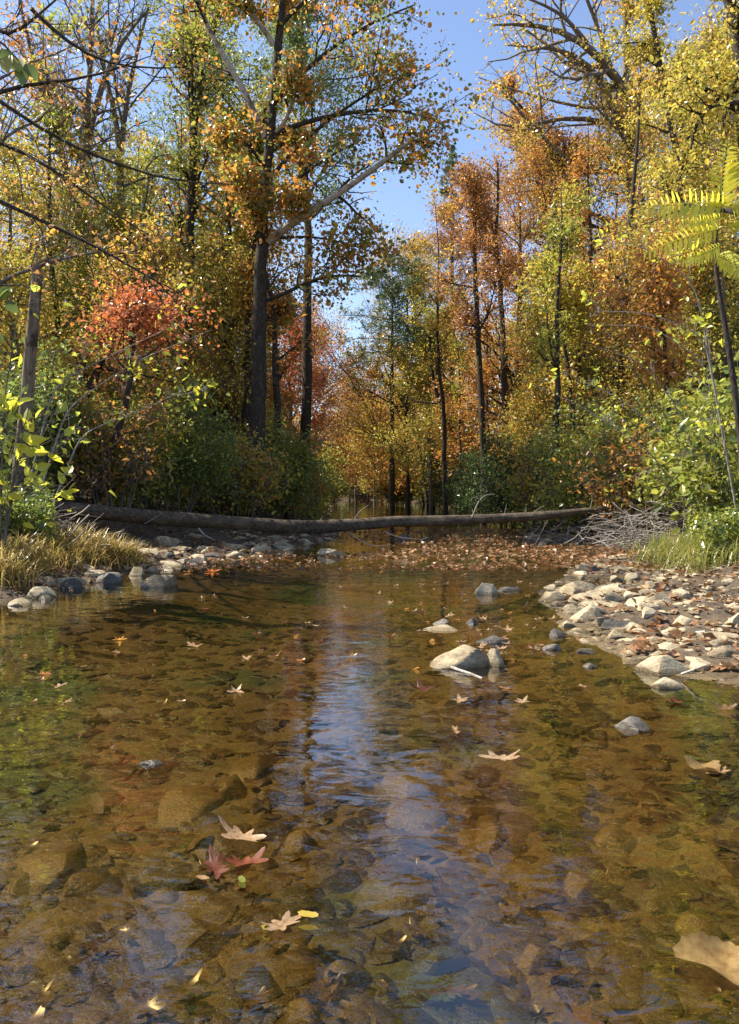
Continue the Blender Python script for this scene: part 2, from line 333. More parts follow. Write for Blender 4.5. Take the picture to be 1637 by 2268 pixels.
def leaf_fine(pos, size, rng, upb=.5, asp=.6, ax=None, tone=None):
    n = len(pos); nr = rng.normal(size=(n, 3)); nr[:, 2] += upb; nr = norm(nr)
    v = rng.normal(size=(n, 3)) if ax is None else ax + rng.normal(size=(n, 3)) * .5
    v[:, 2] -= .35; d = norm(v - (v * nr).sum(1, keepdims=True) * nr); w = np.cross(nr, d); s = (size * np.clip(np.exp(rng.normal(size=n) * .36), .4, 1.9))[:, None]; c = rng.uniform(-.25, .15, n)[:, None]
    def P(t, k, f): return pos + d * s * t + w * s * asp * k + nr * s * (f + c * t * t)
    V = np.stack([P(0, 0, 0), P(.28, .42, .09), P(.62, .36, .08), P(1, 0, 0), P(.62, -.36, .08), P(.28, -.42, .09), P(.3, 0, 0), P(.64, 0, 0)], 1)
    T = np.array([[0, 6, 1], [1, 6, 7], [1, 7, 2], [2, 7, 3], [0, 5, 6], [5, 7, 6], [5, 4, 7], [4, 3, 7]])
    F = (np.arange(n)[:, None, None] * 8 + T[None]).reshape(-1, 3); t = rng.uniform(0, 1, n) if tone is None else tone
    return V.reshape(-1, 3), F, np.repeat(t, 8)
def vis_cut(pos, rng, keep=.25):      # thin what stands far outside the view
    yy = np.maximum(pos[:, 1], .5); u = np.abs(pos[:, 0]) / yy; e = (pos[:, 2] - CAM_Z) / yy
    out = (u > .62) | (e > .86) | (pos[:, 1] < 1)
    return (~out) | (rng.uniform(size=len(pos)) < keep)
def leaves_on(paths, n, jit, size, rng, asp, tmix=.55, fine=False):
    P = paths; M, K, _ = P.shape; idx = rng.integers(0, M, n); t = rng.uniform(.15, 1, n) * (K - 1.001); i = t.astype(int); f = (t - i)[:, None]
    pos = P[idx, i] * (1 - f) + P[idx, i + 1] * f; ax = norm(P[idx, i + 1] - P[idx, i]); pos = pos + rng.normal(size=pos.shape) * jit
    tone = np.clip(rng.uniform(0, 1, M)[idx] * tmix + rng.uniform(0, 1, n) * (1 - tmix) + rng.normal(size=n) * .06, 0, 1)
    k = vis_cut(pos, rng); pos, tone, ax = pos[k], tone[k], ax[k]
    return (leaf_fine if fine else leaf_quads)(pos, size * (1.1 if fine else 1), rng, asp=asp, ax=ax, tone=tone)
NLEAF = [0]
def plant(name, label, cat, base, stems, limbs=None, auto=None, sub=(7, 6), nleaf=9000, lsize=.10, pal='yellow', bark='grey', group=None,
          seed=1, asp=.62, jit=.14, up=.12, lf=.5, limb_bark=None, extra=0, wood=5, twr=.55, tmix=.55, up1=None, pale_n=99, p2t0=.12):
    """stems: list of (points, radii).  auto: (count, t0, t1, length, angle). sub: children per limb and per branch."""
    rng = np.random.default_rng(seed); base = np.array(base, float)
    root = empty(name, base.tolist(), label, cat, group)
    S, SR = [], []
    for pts, rad in stems:
        K = 24; S.append(resample(pts, K)); SR.append(np.interp(np.linspace(0, 1, K), np.linspace(0, 1, len(rad)), rad))
    S = np.array(S); SR = np.array(SR)
    if wood > 3: S[:, 1:, :2] += rng.normal(size=S[:, 1:, :2].shape) * .12 * SR[:, 1:, None]
    parts = [tubes(S, SR, 12 if SR.max() > .08 else 6, rng, .05)]
    tips = []; LP = []; LR = []
    if auto:
        n, t0, t1, ln, an = auto
        q, r = spawn(S, SR, n, t0, t1, an, 0, up if up1 is None else up1, 8, .13, rng, rf=.5, taper=.25, absl=ln); LP.append(q); LR.append(r)
    limbp = []; npale = 0
    for lb in (limbs or []):
        q = resample(lb[0], 8)[None]; r = np.interp(np.linspace(0, 1, 8), np.linspace(0, 1, len(lb[1])), lb[1])[None]
        LP.append(q); LR.append(r); limbp.append((q, r))
    P1, R1 = np.concatenate(LP), np.concatenate(LR)
    if limb_bark and limbp:
        na = len(LP[0]) if auto else 0
        if na: parts.append(tubes(P1[:na], R1[:na], 5))
        parts.append(tubes(P1[na + pale_n:], R1[na + pale_n:], 7))
    else: parts.append(tubes(P1, R1, 7 if wood > 3 else 4))
    P2, R2 = spawn(P1, R1, sub[0], p2t0, 1, 50, lf, up, 6, .2, rng, rf=twr)
    parts.append(tubes(P2, np.maximum(R2, .0045 if wood < 3 else .009), 4))
    P3, R3 = spawn(P2, R2, sub[1], .15, 1, 45, .5, up * .5, 4, .25, rng, rf=.6)
    parts.append(tubes(P3, np.maximum(R3, .003 if wood < 3 else .005), 3))
    if extra:
        P4, R4 = spawn(P3, R3, extra, .1, 1, 40, .55, .05, 4, .3, rng, rf=.65); parts.append(tubes(P4, np.maximum(R4, .002), 3)); P3 = P4
    V, F = merge(parts)
    mesh('trunk' if cat == 'tree' else 'stems', V - base, F, B[bark], root, smooth=True)
    if limb_bark and limbp:
        for q, r in limbp[:pale_n]:
            v, f = tubes(q, r, 8, rng, .04); o = mesh('limb', v - base, f, B[limb_bark], root, smooth=True)
    if nleaf:
        V, F, t = leaves_on(P3, nleaf, jit, lsize, rng, asp, tmix, fine=base[1] < 23.9)
        NLEAF[0] += len(F)
        mesh('crown' if cat == 'tree' else 'foliage', V - base, F, L[pal], root, attr=t)
    return root
def trunk_line(x, y, H, lean, rng, wob=.02):
    z0 = G0(x, y) - .15; n = 7; t = np.linspace(0, 1, n)
    px = x + lean[0] * t * H + np.r_[0, rng.normal(size=n - 1)] * wob * H * .5; py = y + lean[1] * t * H + np.r_[0, rng.normal(size=n - 1)] * wob * H * .5
    return np.stack([px, py, z0 + t * H], 1)
def auto_tree(u, d, H, r, pal, label, lean=(0, 0), crown=(16, .35, 1, 3.2, 60), nleaf=8000, lsize=.12, bark='grey', seed=1, group=None, name='tree', sub=(7, 6), extra=0, jit=.18, up=.15, asp=.62, cat='tree', tmix=.55, lf=.5):
    rng = np.random.default_rng(seed * 7 + 3); x = (u - CU) / FOC * d
    tl = trunk_line(x, d, H, lean, rng)
    return plant(name, label, cat, tl[0], [(tl, [r * 1.25, r, r * .9, r * .75, r * .55, r * .3, r * .08])], auto=crown, sub=sub, nleaf=nleaf, lsize=lsize, pal=pal, bark=bark, seed=seed, group=group, extra=extra, jit=jit, up=up, asp=asp, tmix=tmix, lf=lf)
#PART2
# ------------------------------------------------------------------ the tall tree left of centre
def pathr(pts, d): return path(pts, d)
b0 = PX(566, 1100, 23.2); b0[2] = G0(b0[0], b0[1]) - .2
tr_ = path([(569, 900), (572, 800), (574, 700), (578, 600), (584, 500), (590, 400), (598, 300), (606, 215), (612, 150), (620, 60), (626, 0), (631, -60)], [23.2, 23.2])
hero_tr = np.vstack([b0[None], tr_])
HR = [.34, .28, .25, .235, .22, .2, .185, .165, .15, .135, .12, .11, .10]
hl = [
 (path([(588, 305), (560, 235), (525, 165), (487, 115), (455, 60), (436, 15), (425, -60)], [23.2, 22.5]), [.09, .085, .08, .07, .05]),
 (path([(608, 300), (630, 272), (648, 235), (655, 190), (668, 140)], [23.2, 22.2]), [.075, .065, .05, .035]),
 (path([(606, 100), (590, 70), (560, 35), (540, 5), (520, -40)], [23.2, 22.6]), [.09, .075, .06, .05]),
 (path([(596, 535), (625, 503), (670, 478), (735, 440), (800, 395), (850, 357), (910, 312)], [23.2, 21.5]), [.13, .12, .10, .08, .05]),
]
hb = [
 (path([(590, 665), (625, 655), (680, 622), (740, 606), (800, 612)], [23.2, 22]), [.06, .05, .03]),
 (path([(594, 400), (650, 330), (720, 270), (800, 215), (880, 170)], [23.2, 22.5]), [.07, .05, .02]),
 (path([(605, 230), (680, 150), (750, 90), (840, 40), (920, 10)], [23.2, 22.5]), [.08, .05, .02]),
 (path([(600, 300), (680, 260), (780, 250), (880, 230), (960, 260), (1000, 285)], [23.2, 21.5]), [.08, .05, .015]),
 (path([(592, 380), (560, 330), (520, 290), (470, 260)], [23.2, 22]), [.06, .04, .02]),
 (path([(590, 470), (650, 400), (720, 350), (800, 310)], [23.2, 22]), [.06, .04, .02]),
 (path([(618, 60), (680, -10), (760, -50), (860, -70)], [23.2, 22]), [.08, .05, .02]),
 (path([(598, 530), (680, 520), (760, 535), (830, 560)], [23.2, 22.5]), [.05, .03, .015]),
]
plant('sycamore_tree', 'tallest dark-trunked tree left of the sky gap, with pale forking limbs', 'tree', b0,
      [(hero_tr, HR)], limbs=hl + hb, auto=(5, .5, .95, 4.4, 78), sub=(9, 8), nleaf=18000, lsize=.09, p2t0=.34, pal='mixed', bark='dark', seed=11, asp=.9, jit=.22, up=.05, limb_bark='pale', lf=.5, tmix=.8, pale_n=4)

# ------------------------------------------------------------------ trees by place in the photo: bases, trunks traced, own depth
def traced(name, label, pts, d, rads, pal, nleaf, seed, auto=(12, .35, 1, 2.6, 55), limbs=None, bark='dark', lsize=.12, sub=(7, 6), extra=0, root_v=1110, group=None, **kw):
    P = path(pts, d); b = P[0].copy(); b[2] = G0(b[0], b[1]) - .15
    if P[0][2] > b[2] + .1: P = np.vstack([b[None], P]); rads = [rads[0] * 1.1] + list(rads)
    lm = [(path(a, dd), rr) for a, dd, rr in (limbs or [])]
    d0 = d if not hasattr(d, '__len__') else d[0]
    if d0 < 25: lsize *= .72; nleaf = int(nleaf * 1.3)
    kw.setdefault('lf', .64); kw.setdefault('jit', .26); auto = (auto[0], auto[1], auto[2], auto[3] * 1.35, auto[4] + 6)
    return plant(name, label, 'tree', b, [(P, rads)], limbs=lm, auto=auto, sub=sub, nleaf=nleaf, lsize=lsize, pal=pal, bark=bark, seed=seed, extra=extra, group=group, **kw)
traced('dark_tree', 'straight dark trunk standing close behind the tallest tree on its left', [(548, 930), (551, 780), (556, 640), (562, 500), (575, 380)], 25.5, [.17, .16, .13, .08], 'gold', 4000, 21, auto=(8, .5, 1, 2.4, 60))
traced('leaning_tree', 'thick dark tree leaning right, just left of the tallest trunk', [(488, 880), (497, 740), (515, 640), (535, 540), (556, 430), (575, 330), (590, 230)], 29, [.36, .33, .28, .2, .1], 'olive', 9000, 22, auto=(16, .4, 1, 3, 55))
traced('slender_tree', 'tall slender tree with olive green crown left of the tallest tree', [(415, 900), (418, 640), (424, 450), (428, 330), (434, 220), (455, 130), (482, 40), (500, -60)], 27, [.16, .15, .14, .12, .06], 'olive', 8000, 23, auto=(26, .45, 1, 3.0, 50),
       limbs=[([(428, 310), (420, 200), (416, 100), (405, 0)], 27, [.09, .06, .03])])
# bare grey trees, upper left
traced('bare_tree', 'tall bare grey tree with fine twigs, straightest one at upper left', [(172, 980), (178, 700), (183, 560), (188, 400), (195, 250), (200, 120), (206, 0), (212, -80)], 26, [.18, .17, .15, .12, .08, .05], 'olive', 1500, 31, auto=(24, .45, 1, 3.2, 38), sub=(8, 6), extra=4, bark='grey', twr=.5,
       limbs=[([(188, 330), (215, 230), (240, 140), (280, 70), (330, 20)], 26, [.12, .10, .07, .03])])
traced('bare_tree', 'grey tree leaning left with rust leaves at its tip, beside the straight bare tree', [(178, 900), (175, 640), (165, 480), (140, 340), (105, 240), (78, 150), (60, 80), (40, -20)], 24.5, [.15, .14, .12, .1, .07, .04], 'rust', 2300, 32, auto=(16, .45, 1, 2.6, 45), extra=3, bark='grey')
traced('bare_tree', 'bare grey forked tree right of the straight bare tree, twigs against the sky', [(262, 900), (262, 560), (268, 350), (262, 280), (238, 190), (225, 120), (215, 60)], 28, [.2, .18, .14, .1, .05], 'olive', 1500, 33, auto=(20, .4, 1, 3, 42), extra=4, bark='grey',
       limbs=[([(268, 340), (276, 250), (290, 170), (310, 90), (330, 10)], 28, [.11, .08, .04])])
# left row
rowL = [  # u, d, H, r, palette, nleaf, crown(n,t0,t1,len,ang), lean, label, name
 (-60, 15, 15, .1, 'rust', 1500, (18, .25, 1, 3, 60), (.05, 0), 'rust-leaved tree at the left edge, its twigs hanging over the snag', 'oak_tree'),
 (60, 22, 11, .13, 'yellow', 13000, (22, .22, 1, 3, 60), (-.05, 0), 'gold-leaved tree behind the broken snag', 'maple_tree'),
 (150, 30, 13, .16, 'yellow', 13000, (22, .2, 1, 3.2, 60), (.02, 0), 'yellow-leaved tree below the bare grey trees', 'maple_tree'),
 (20, 34, 12, .2, 'orange', 11000, (20, .3, 1, 3.6, 60), (-.02, 0), 'orange tree far back behind the broken snag', 'maple_tree'),
 (235, 24, 9, .1, 'olive', 11000, (22, .2, 1, 2.6, 60), (.04, 0), 'olive-yellow understory tree below the forked bare tree', 'maple_tree'),
 (340, 33, 15.5, .24, 'olive', 16000, (24, .4, 1, 3.4, 55), (0, 0), 'rounded olive-green crown between the bare trees and the slender tree', 'oak_tree'),
 (375, 27, 6.8, .08, 'redmix', 1300, (18, .3, 1, 3.9, 85), (.03, 0), 'small red maple in the middle of the left bank', 'maple_tree'),
 (395, 25, 9, .1, 'gold', 12000, (22, .2, 1, 2.8, 60), (-.03, 0), 'gold and orange tree in front of the slender olive tree', 'maple_tree'),
 (470, 36, 12, .2, 'orange', 12000, (22, .3, 1, 3.4, 60), (0, 0), 'orange-leaved tree behind the thick leaning tree', 'maple_tree'),
 (520, 27, 8, .09, 'yellow', 10000, (20, .2, 1, 2.5, 60), (0, 0), 'low yellow tree behind the green bush and the tallest trunk', 'maple_tree'),
 (455, 42, 23, .3, 'green', 13000, (20, .5, 1, 4.6, 55), (0, 0), 'tall green-crowned oak behind the slender olive tree', 'oak_tree'),
 (640, 38, 9.5, .12, 'red', 9000, (20, .2, 1, 3, 60), (.02, 0), 'red-orange tree just right of the tallest trunk', 'maple_tree'),
 (665, 33, 23, .22, 'green', 15000, (22, .6, 1, 4.4, 60), (.02, 0), 'green-crowned tree right behind the tallest tree', 'oak_tree'),
 (690, 52, 12, .15, 'rust', 9000, (20, .2, 1, 3.4, 60), (0, 0), 'rust-coloured tree bordering the stream gap on its left', 'maple_tree'),
 (560, 50, 15, .2, 'gold', 10000, (20, .2, 1, 4, 60), (0, 0), 'gold tree far behind the tallest trunk', 'maple_tree'),
 (110, 45, 13.5, .24, 'yellow', 10000, (20, .2, 1, 4.4, 60), (0, 0), 'large yellow tree far back on the left bank', 'maple_tree'),
 (330, 50, 15, .22, 'rust', 10000, (20, .2, 1, 4.4, 60), (0, 0), 'rust tree far back behind the red maple', 'oak_tree'),
 (-130, 20, 8, .14, 'yellow', 7000, (22, .15, 1, 2.4, 60), (0, 0), 'yellow tree cut by the left edge of the view', 'maple_tree'),
 (775, 78, 7.5, .12, 'red', 3600, (18, .15, 1, 3, 60), (0, 0), 'small deep-red tree at the far end of the stream', 'maple_tree'),
]
rowR = [
 (790, 72, 10, .15, 'pink', 8000, (22, .1, 1, 3.6, 60), (0, 0), 'glowing coral tree left of the coral-pink one at the far end', 'maple_tree'),
 (735, 60, 8.5, .13, 'orange', 7000, (22, .1, 1, 3.2, 60), (0, 0), 'orange tree leaning over the far left shore', 'maple_tree'),
 (845, 74, 13, .2, 'pink', 9000, (22, .12, 1, 4.2, 60), (0, 0), 'coral-pink and orange tree over the far end of the stream', 'maple_tree'),
 (830, 62, 8, .12, 'gold', 6000, (20, .12, 1, 3, 60), (0, 0), 'bright golden tree at the far bend of the stream', 'maple_tree'),
 (905, 50, 17.5, .2, 'gold', 15000, (26, .22, 1, 4.0, 60), (-.02, 0), 'tall gold and rust tree right of the stream gap', 'maple_tree'),
 (955, 47, 12, .14, 'yellow', 12000, (22, .2, 1, 3.2, 60), (-.03, 0), 'yellow tree over the thin leaning trunks on the right bank', 'maple_tree'),
 (1000, 58, 22, .26, 'rust', 13000, (22, .3, 1, 4.4, 60), (0, 0), 'rust-brown tree in front of the pine', 'oak_tree'),
 (1150, 40, 17, .2, 'orange', 15000, (24, .3, 1, 4, 60), (0, 0), 'orange tree behind the two dark poles of the right bank', 'maple_tree'),
 (1190, 33, 8.5, .1, 'yellow', 9000, (20, .25, 1, 2.6, 60), (.02, 0), 'low yellow tree above the dark green bush', 'maple_tree'),
 (1290, 36, 10, .14, 'red', 11000, (22, .25, 1, 3.4, 60), (0, 0), 'deep red tree in the middle of the right bank', 'maple_tree'),
 (1235, 44, 20, .24, 'gold', 15000, (24, .3, 1, 4.2, 60), (-.01, 0), 'tall golden tree behind the deep red one', 'oak_tree'),
 (1390, 30, 9.5, .12, 'orange', 9500, (22, .22, 1, 3, 60), (0, 0), 'orange understory tree at the foot of the tall oak', 'maple_tree'),
 (1345, 40, 14, .2, 'yellow', 12000, (22, .3, 1, 3.6, 60), (0, 0), 'yellow tree behind the tall oak trunk', 'maple_tree'),
 (1500, 40, 22, .22, 'yellow', 16000, (26, .35, 1, 3.8, 60), (0, 0), 'bright yellow tall tree between the two long right-hand trunks', 'maple_tree'),
 (1470, 24, 8, .09, 'gold', 8000, (20, .25, 1, 2.4, 60), (0, 0), 'gold understory tree above the right green shrubs', 'maple_tree'),
 (1590, 23, 9, .1, 'yellow', 9000, (22, .2, 1, 2.6, 60), (0, 0), 'yellow understory tree near the right edge', 'maple_tree'),
 (1640, 28, 16, .2, 'gold', 12000, (24, .3, 1, 3.6, 60), (0, 0), 'golden tree cut by the right edge of the view', 'maple_tree'),
 (1570, 45, 23, .25, 'orange', 11000, (22, .3, 1, 5, 60), (0, 0), 'orange tree far back on the right bank', 'maple_tree'),
 (1420, 50, 22, .25, 'rust', 11000, (22, .3, 1, 5, 60), (0, 0), 'rust-brown tree far behind the tall oak', 'oak_tree'),
]
for k, (u, d, H, r, pal, nl, cr, lean, lab, nm) in enumerate(rowL + rowR):
    if u < 520 and 8 < H < 17: H -= 1.8
    if d > 44: r *= .65
    if u < 520: nl = int(nl * .78)
    elif u > 1100: nl = int(nl * .85)
    auto_tree(u, d, H, r, pal, lab, lean=lean, crown=(int(cr[0] * 1.15), max(cr[1] - .06, .08), 1, cr[3] * 1.5, cr[4] + 8), nleaf=int(nl * 1.75), lsize=.062 + .001 * d, seed=100 + k, name=nm, jit=.28, lf=.66, bark='dark' if H > 13.5 else 'grey')
# slim dark trunks standing through both banks' woods
for s_, us, lab, grp in ((0, [95, 128, 225, 305, 322, 372, 402, 448, 505, 528, 648], 'slim dark-trunked tree standing among the others in the woods of the left bank', 'slim dark trunks of the left bank'), (1, [990, 1018, 1085, 1135, 1165, 1215, 1285, 1322, 1358, 1430, 1455, 1560, 1600], 'slim dark-trunked tree standing among the others in the woods of the right bank', 'slim dark trunks of the right bank')):
    for i, u_ in enumerate(us):
        rg = np.random.default_rng(4000 + s_ * 100 + i); d_ = rg.uniform(22, 36) if not (s_ and u_ < 1200) else rg.uniform(38, 48)
        auto_tree(u_, d_, rg.uniform(9, 17), rg.uniform(.07, .15), ['gold', 'olive', 'orange', 'yellow'][i % 4], lab, lean=(rg.normal() * .05, 0), crown=(12, .4, 1, 2.2, 60), nleaf=1500, lsize=.12, bark='dark', seed=4000 + s_ * 50 + i, group=grp, name='slim_tree', sub=(6, 4))
# conifers
def conifer(u, d, H, r, label, seed, t0=.35, R0=3.0, n=9000, pal='dark', bare=0):
    rng = np.random.default_rng(seed); x = (u - CU) / FOC * d; z0 = G0(x, d) - .1
    tl = np.stack([np.full(6, x), np.full(6, d), z0 + np.linspace(0, H, 6)], 1)
    nb = 60; t = np.sort(rng.uniform(t0, .99, nb)); Lb = []; 
    for i in range(nb):
        a = rng.uniform(0, 6.28); ln = R0 * ((.55 if t0 > .5 else 0) + (.45 if t0 > .5 else 1) * (1 - t[i]) / (1 - t0)) * rng.uniform(.6, 1.1) + .4
        o = np.array([x, d, z0 + H * t[i]]); e = np.array([math.cos(a), math.sin(a), .12])
        Lb.append(([o, o + e * ln * .5, o + e * ln + np.array([0, 0, -.1 * ln])], [.03, .01]))
    return plant('pine_tree', label, 'tree', tl[0], [(tl, [r, r * .7, r * .1])], limbs=Lb, sub=(9, 5), nleaf=n, lsize=.19, pal=pal, bark='dark', seed=seed, asp=.22, jit=.07, up=.1, lf=.4)
conifer(1000, 66, 29.5, .3, 'dark green pine whose top shows in the gap right of the sky', 5, n=13000)
conifer(868, 48, 15.5, .18, 'dark green hemlock with flat branches at the right of the sky gap', 6, t0=.62, R0=3.6, n=12000)
# right bank traced trees
traced('oak_tree', 'tall grey-barked right-bank oak with a heavy forked limb reaching left to the sky', [(1415, 900), (1408, 700), (1401, 560), (1402, 440), (1400, 350), (1394, 230), (1388, 120), (1386, 20), (1385, -20)], 44, [.45, .42, .36, .31, .26, .2, .15], 'gold', 12000, 41, auto=(14, .5, 1, 4.6, 55), bark='grey', sub=(8, 7), extra=0, lsize=.17,
       limbs=[([(1392, 215), (1365, 170), (1335, 130), (1290, 85), (1230, 58), (1150, 50), (1090, 55)], [44, 40], [.28, .23, .17, .11, .04]),
              ([(1385, 300), (1350, 210), (1300, 120), (1255, 104), (1190, 106), (1120, 100)], [44, 41], [.23, .18, .11, .03]),
              ([(1300, 95), (1250, 30), (1180, 0), (1120, -20)], [42, 40], [.12, .08, .03]),
              ([(1394, 280), (1340, 272), (1290, 258), (1240, 254), (1190, 272), (1135, 300), (1080, 285), (1050, 250)], [44, 41], [.16, .13, .08, .02]),
              ([(1396, 360), (1340, 400), (1270, 380), (1200, 300), (1110, 200)], [44, 42], [.16, .11, .05])])
traced('oak_tree', 'rust-leaved oak leaning left over the open sky, right of the gap', [(1330, 900), (1300, 620), (1270, 440), (1230, 330), (1170, 250), (1110, 190)], 46, [.27, .22, .18, .12, .05], 'rust', 15000, 42, auto=(22, .4, 1, 4.2, 55), lsize=.16)
traced('long_trunk_tree', 'long dark trunk leaning left through the yellow leaves, right of the tall oak', [(1532, 900), (1526, 760), (1518, 560), (1512, 420), (1498, 330), (1480, 245), (1460, 130), (1440, 30), (1432, -20)], 30, [.18, .165, .14, .11, .08], 'yellow', 9000, 43, auto=(18, .5, 1, 2.4, 55))
traced('forked_tree', 'dark trunk crossing the long leaning one near the top right', [(1540, 800), (1530, 600), (1520, 440), (1504, 300), (1500, 180), (1530, 120), (1600, 95)], 33, [.165, .14, .11, .07], 'yellow', 9000, 44, auto=(16, .5, 1, 2.4, 55))
traced('corner_tree', 'thick trunk cut by the top right corner with a curved bare limb', [(1700, 700), (1668, 300), (1637, 120), (1618, 0), (1600, -120)], 18, [.2, .18, .15, .12], 'yellow', 6000, 45, auto=(12, .5, 1, 2.4, 55),
       limbs=[([(1668, 235), (1610, 224), (1572, 224), (1548, 255), (1532, 290), (1530, 330)], 17.5, [.07, .06, .04, .03])])
traced('pole_tree', 'dark straight pole-like trunk above the right dark bush, second from the stream', [(1072, 1040), (1066, 880), (1058, 740), (1052, 600), (1050, 500), (1052, 400)], 34, [.14, .12, .1, .05], 'rust', 5000, 46, auto=(10, .55, 1, 2, 60))
traced('pole_tree', 'dark crooked trunk bending left at its top, right of the pole-like one', [(1117, 930), (1115, 760), (1108, 620), (1098, 520), (1070, 450), (1040, 418)], 36, [.17, .14, .10, .04], 'rust', 4000, 47, auto=(8, .55, 1, 2, 60), limbs=[([(1098, 520), (1104, 440), (1102, 360)], 36, [.08, .04])])
traced('leaning_sapling', 'thin trunk at the right waterline leaning left towards the stream gap', [(1046, 1122), (1040, 1040), (1022, 985), (985, 920), (962, 860), (952, 780), (955, 700)], 45, [.16, .14, .09, .05], 'yellow', 3500, 48, auto=(9, .55, 1, 2.4, 60))
traced('leaning_sapling', 'slim tree leaning left with pale upper trunk, nearest the water on the right', [(957, 1105), (955, 980), (948, 880), (936, 780), (922, 700), (905, 635)], 50, [.2, .17, .14, .09], 'yellow', 4500, 49, auto=(10, .5, 1, 2.6, 60))
traced('leaning_sapling', 'thinnest of the leaning trunks left of the pale one on the right bank', [(946, 1100), (935, 1020), (918, 930), (905, 850)], 52, [.1, .08, .04], 'gold', 2500, 50, auto=(8, .4, 1, 2, 60))
traced('dark_sapling', 'dark sapling rising from the green shrubs below the deep red tree', [(1268, 900), (1255, 800), (1243, 700), (1238, 600)], 26, [.09, .07, .03], 'yellow', 3500, 51, auto=(9, .4, 1, 1.8, 60))
traced('dark_sapling', 'dark sapling with a bend, left of the ferny yellow-green fronds', [(1478, 900), (1470, 720), (1455, 640), (1450, 560)], 20, [.07, .05, .03], 'orange', 3500, 52, auto=(9, .4, 1, 1.6, 60))
# left bank traced
traced('leaning_sapling', 'dark sapling leaning right, rooted behind the left end of the fallen log', [(212, 1092), (235, 1030), (262, 955), (282, 880), (290, 800), (296, 730), (306, 670)], 17.5, [.085, .075, .06, .03], 'red', 1800, 53, auto=(10, .45, 1, 1.8, 60))
traced('leaning_sapling', 'thicker dark stem leaning right above the first leaning sapling', [(150, 1000), (190, 880), (225, 800), (270, 715), (308, 655), (350, 590)], 20, [.11, .10, .07, .04], 'gold', 3000, 54, auto=(10, .4, 1, 2, 60))
# tree outside the left edge whose long limbs arch across
P = [path(a, d) for a, d in [([(-60, 230), (0, 197), (60, 180), (120, 186), (190, 175), (260, 155), (330, 125)], 11),
     ([(-60, 180), (0, 215), (50, 265), (95, 300), (150, 322), (220, 345), (280, 375), (350, 400), (430, 414), (520, 408)], 11.5),
     ([(-60, 420), (0, 442), (50, 465), (90, 490), (160, 520), (210, 543), (250, 556), (300, 595), (350, 632), (420, 660)], 11),
     ([(-60, 300), (0, 310), (60, 332), (120, 380), (200, 430), (260, 482), (330, 520)], 12),
     ([(-40, 40), (10, 100), (70, 45), (125, 0), (180, -50)], 12), ([(70, 20), (130, 80), (190, 122), (240, 146), (330, 152), (400, 150)], 12)]]
bx_ = np.array([-6.9, 11.5, G0(-6.9, 11.5) - .2])
plant('oak_tree', 'tree past the left edge, seen by its long thin dark limbs arching across the sky', 'tree', bx_, [(np.array([bx_, bx_ + [0.1, 0, 3], bx_ + [.2, 0, 6], bx_ + [.4, 0, 9], bx_ + [.7, 0, 12]]), [.2, .17, .14, .1, .05])],
      limbs=[(p, [.032, .026, .018, .006]) for p in P], sub=(9, 4), nleaf=900, lsize=.065, pal='rust', bark='dark', seed=61, lf=.3, up=-.02, twr=.35)
# broken snag at the left
def snag():
    pts = path([(38, 1118), (44, 1040), (52, 960), (60, 880), (67, 780), (76, 690), (82, 606)], 13.2); pts[0][2] = G0(*pts[0][:2]) - .1
    S = resample(pts, 40)[None]; R = np.interp(np.linspace(0, 1, 40), [0, .08, .25, .5, 1], [.215, .15, .125, .105, .085])[None]
    rng = np.random.default_rng(3); V, F = tubes(S, R, 26); V = V.reshape(40, 26, 3)
    c = S[0][:, None]; a = np.linspace(0, 6.283, 26, endpoint=False)
    flute = 1 + .07 * np.sin(a * 5 + 1)[None] + .05 * np.sin(a * 9)[None] + rng.normal(size=(40, 26)) * .02
    V = c + (V - c) * flute[..., None]
    V[-1, :, 2] += (.12 * np.sin(a * 2) + .1 * rng.uniform(size=26)); V[-2, :, 2] += .04 * np.sin(a * 2)
    base = pts[0]; root = empty('broken_snag', base.tolist(), 'broken dead trunk with a jagged top, rooted at the left end of the log', 'dead tree')
    n = len(V.reshape(-1, 3)); mesh('trunk', V.reshape(-1, 3) - base, F, B['snag'], root, smooth=True)
    tq = path([(79, 612), (82, 585), (84, 552)], 13.2)[None]; v, f = tubes(resample(tq[0], 5)[None], np.array([[.03, .025, .018, .01, .004]]), 5); mesh('splinter', v - base, f, B['snag'], root)
snag()
# ------------------------------------------------------------------ shrubs
def shrub(u, d, w, h, pal, n, label, seed, lsize=.09, stems=14, asp=.6, name='shrub', z=None, jit=.13, bark='dark', group=None, lean=(0, 0), sub=(5, 5), depth=None, extra=0):
    if 'thicket' in label and d < 50: h *= 1.35; n = int(n * 1.35)
    lsize *= 1.12; n = int(n * .85); jit *= 1.7; bark = 'grey' if pal != 'dark' else bark
    rng = np.random.default_rng(seed); x = (u - CU) / FOC * d; b = np.array([x, d, (G0(x, d) if z is None else z) - .05]); st = []
    for i in range(stems):
        a = rng.uniform(0, 6.28); rr = math.sqrt(rng.uniform(0, 1)) * w * .5; o = b + np.array([math.cos(a) * rr * .35, math.sin(a) * rr * .35 * (depth or .7), 0])
        o[2] = max(o[2], G0(o[0], o[1]) - .05)
        hh = h * rng.uniform(.5, 1.15) * (1 - .35 * (rr / (w * .5)) ** 2)
        e = b + np.array([math.cos(a) * rr + lean[0] * h, math.sin(a) * rr * (depth or .7) + lean[1] * h, hh]); m = (o + e) / 2 + np.array([0, 0, hh * .15]) + rng.normal(size=3) * .08
        st.append(([o, m, e], [.018, .012, .004]))
    return plant(name, label, 'shrub', b, st, auto=(7, .2, 1, h * .33, 55), sub=sub, nleaf=n, lsize=lsize, pal=pal, bark=bark, seed=seed, asp=asp, jit=jit, wood=2, lf=.55, up=.12, group=group, extra=extra)
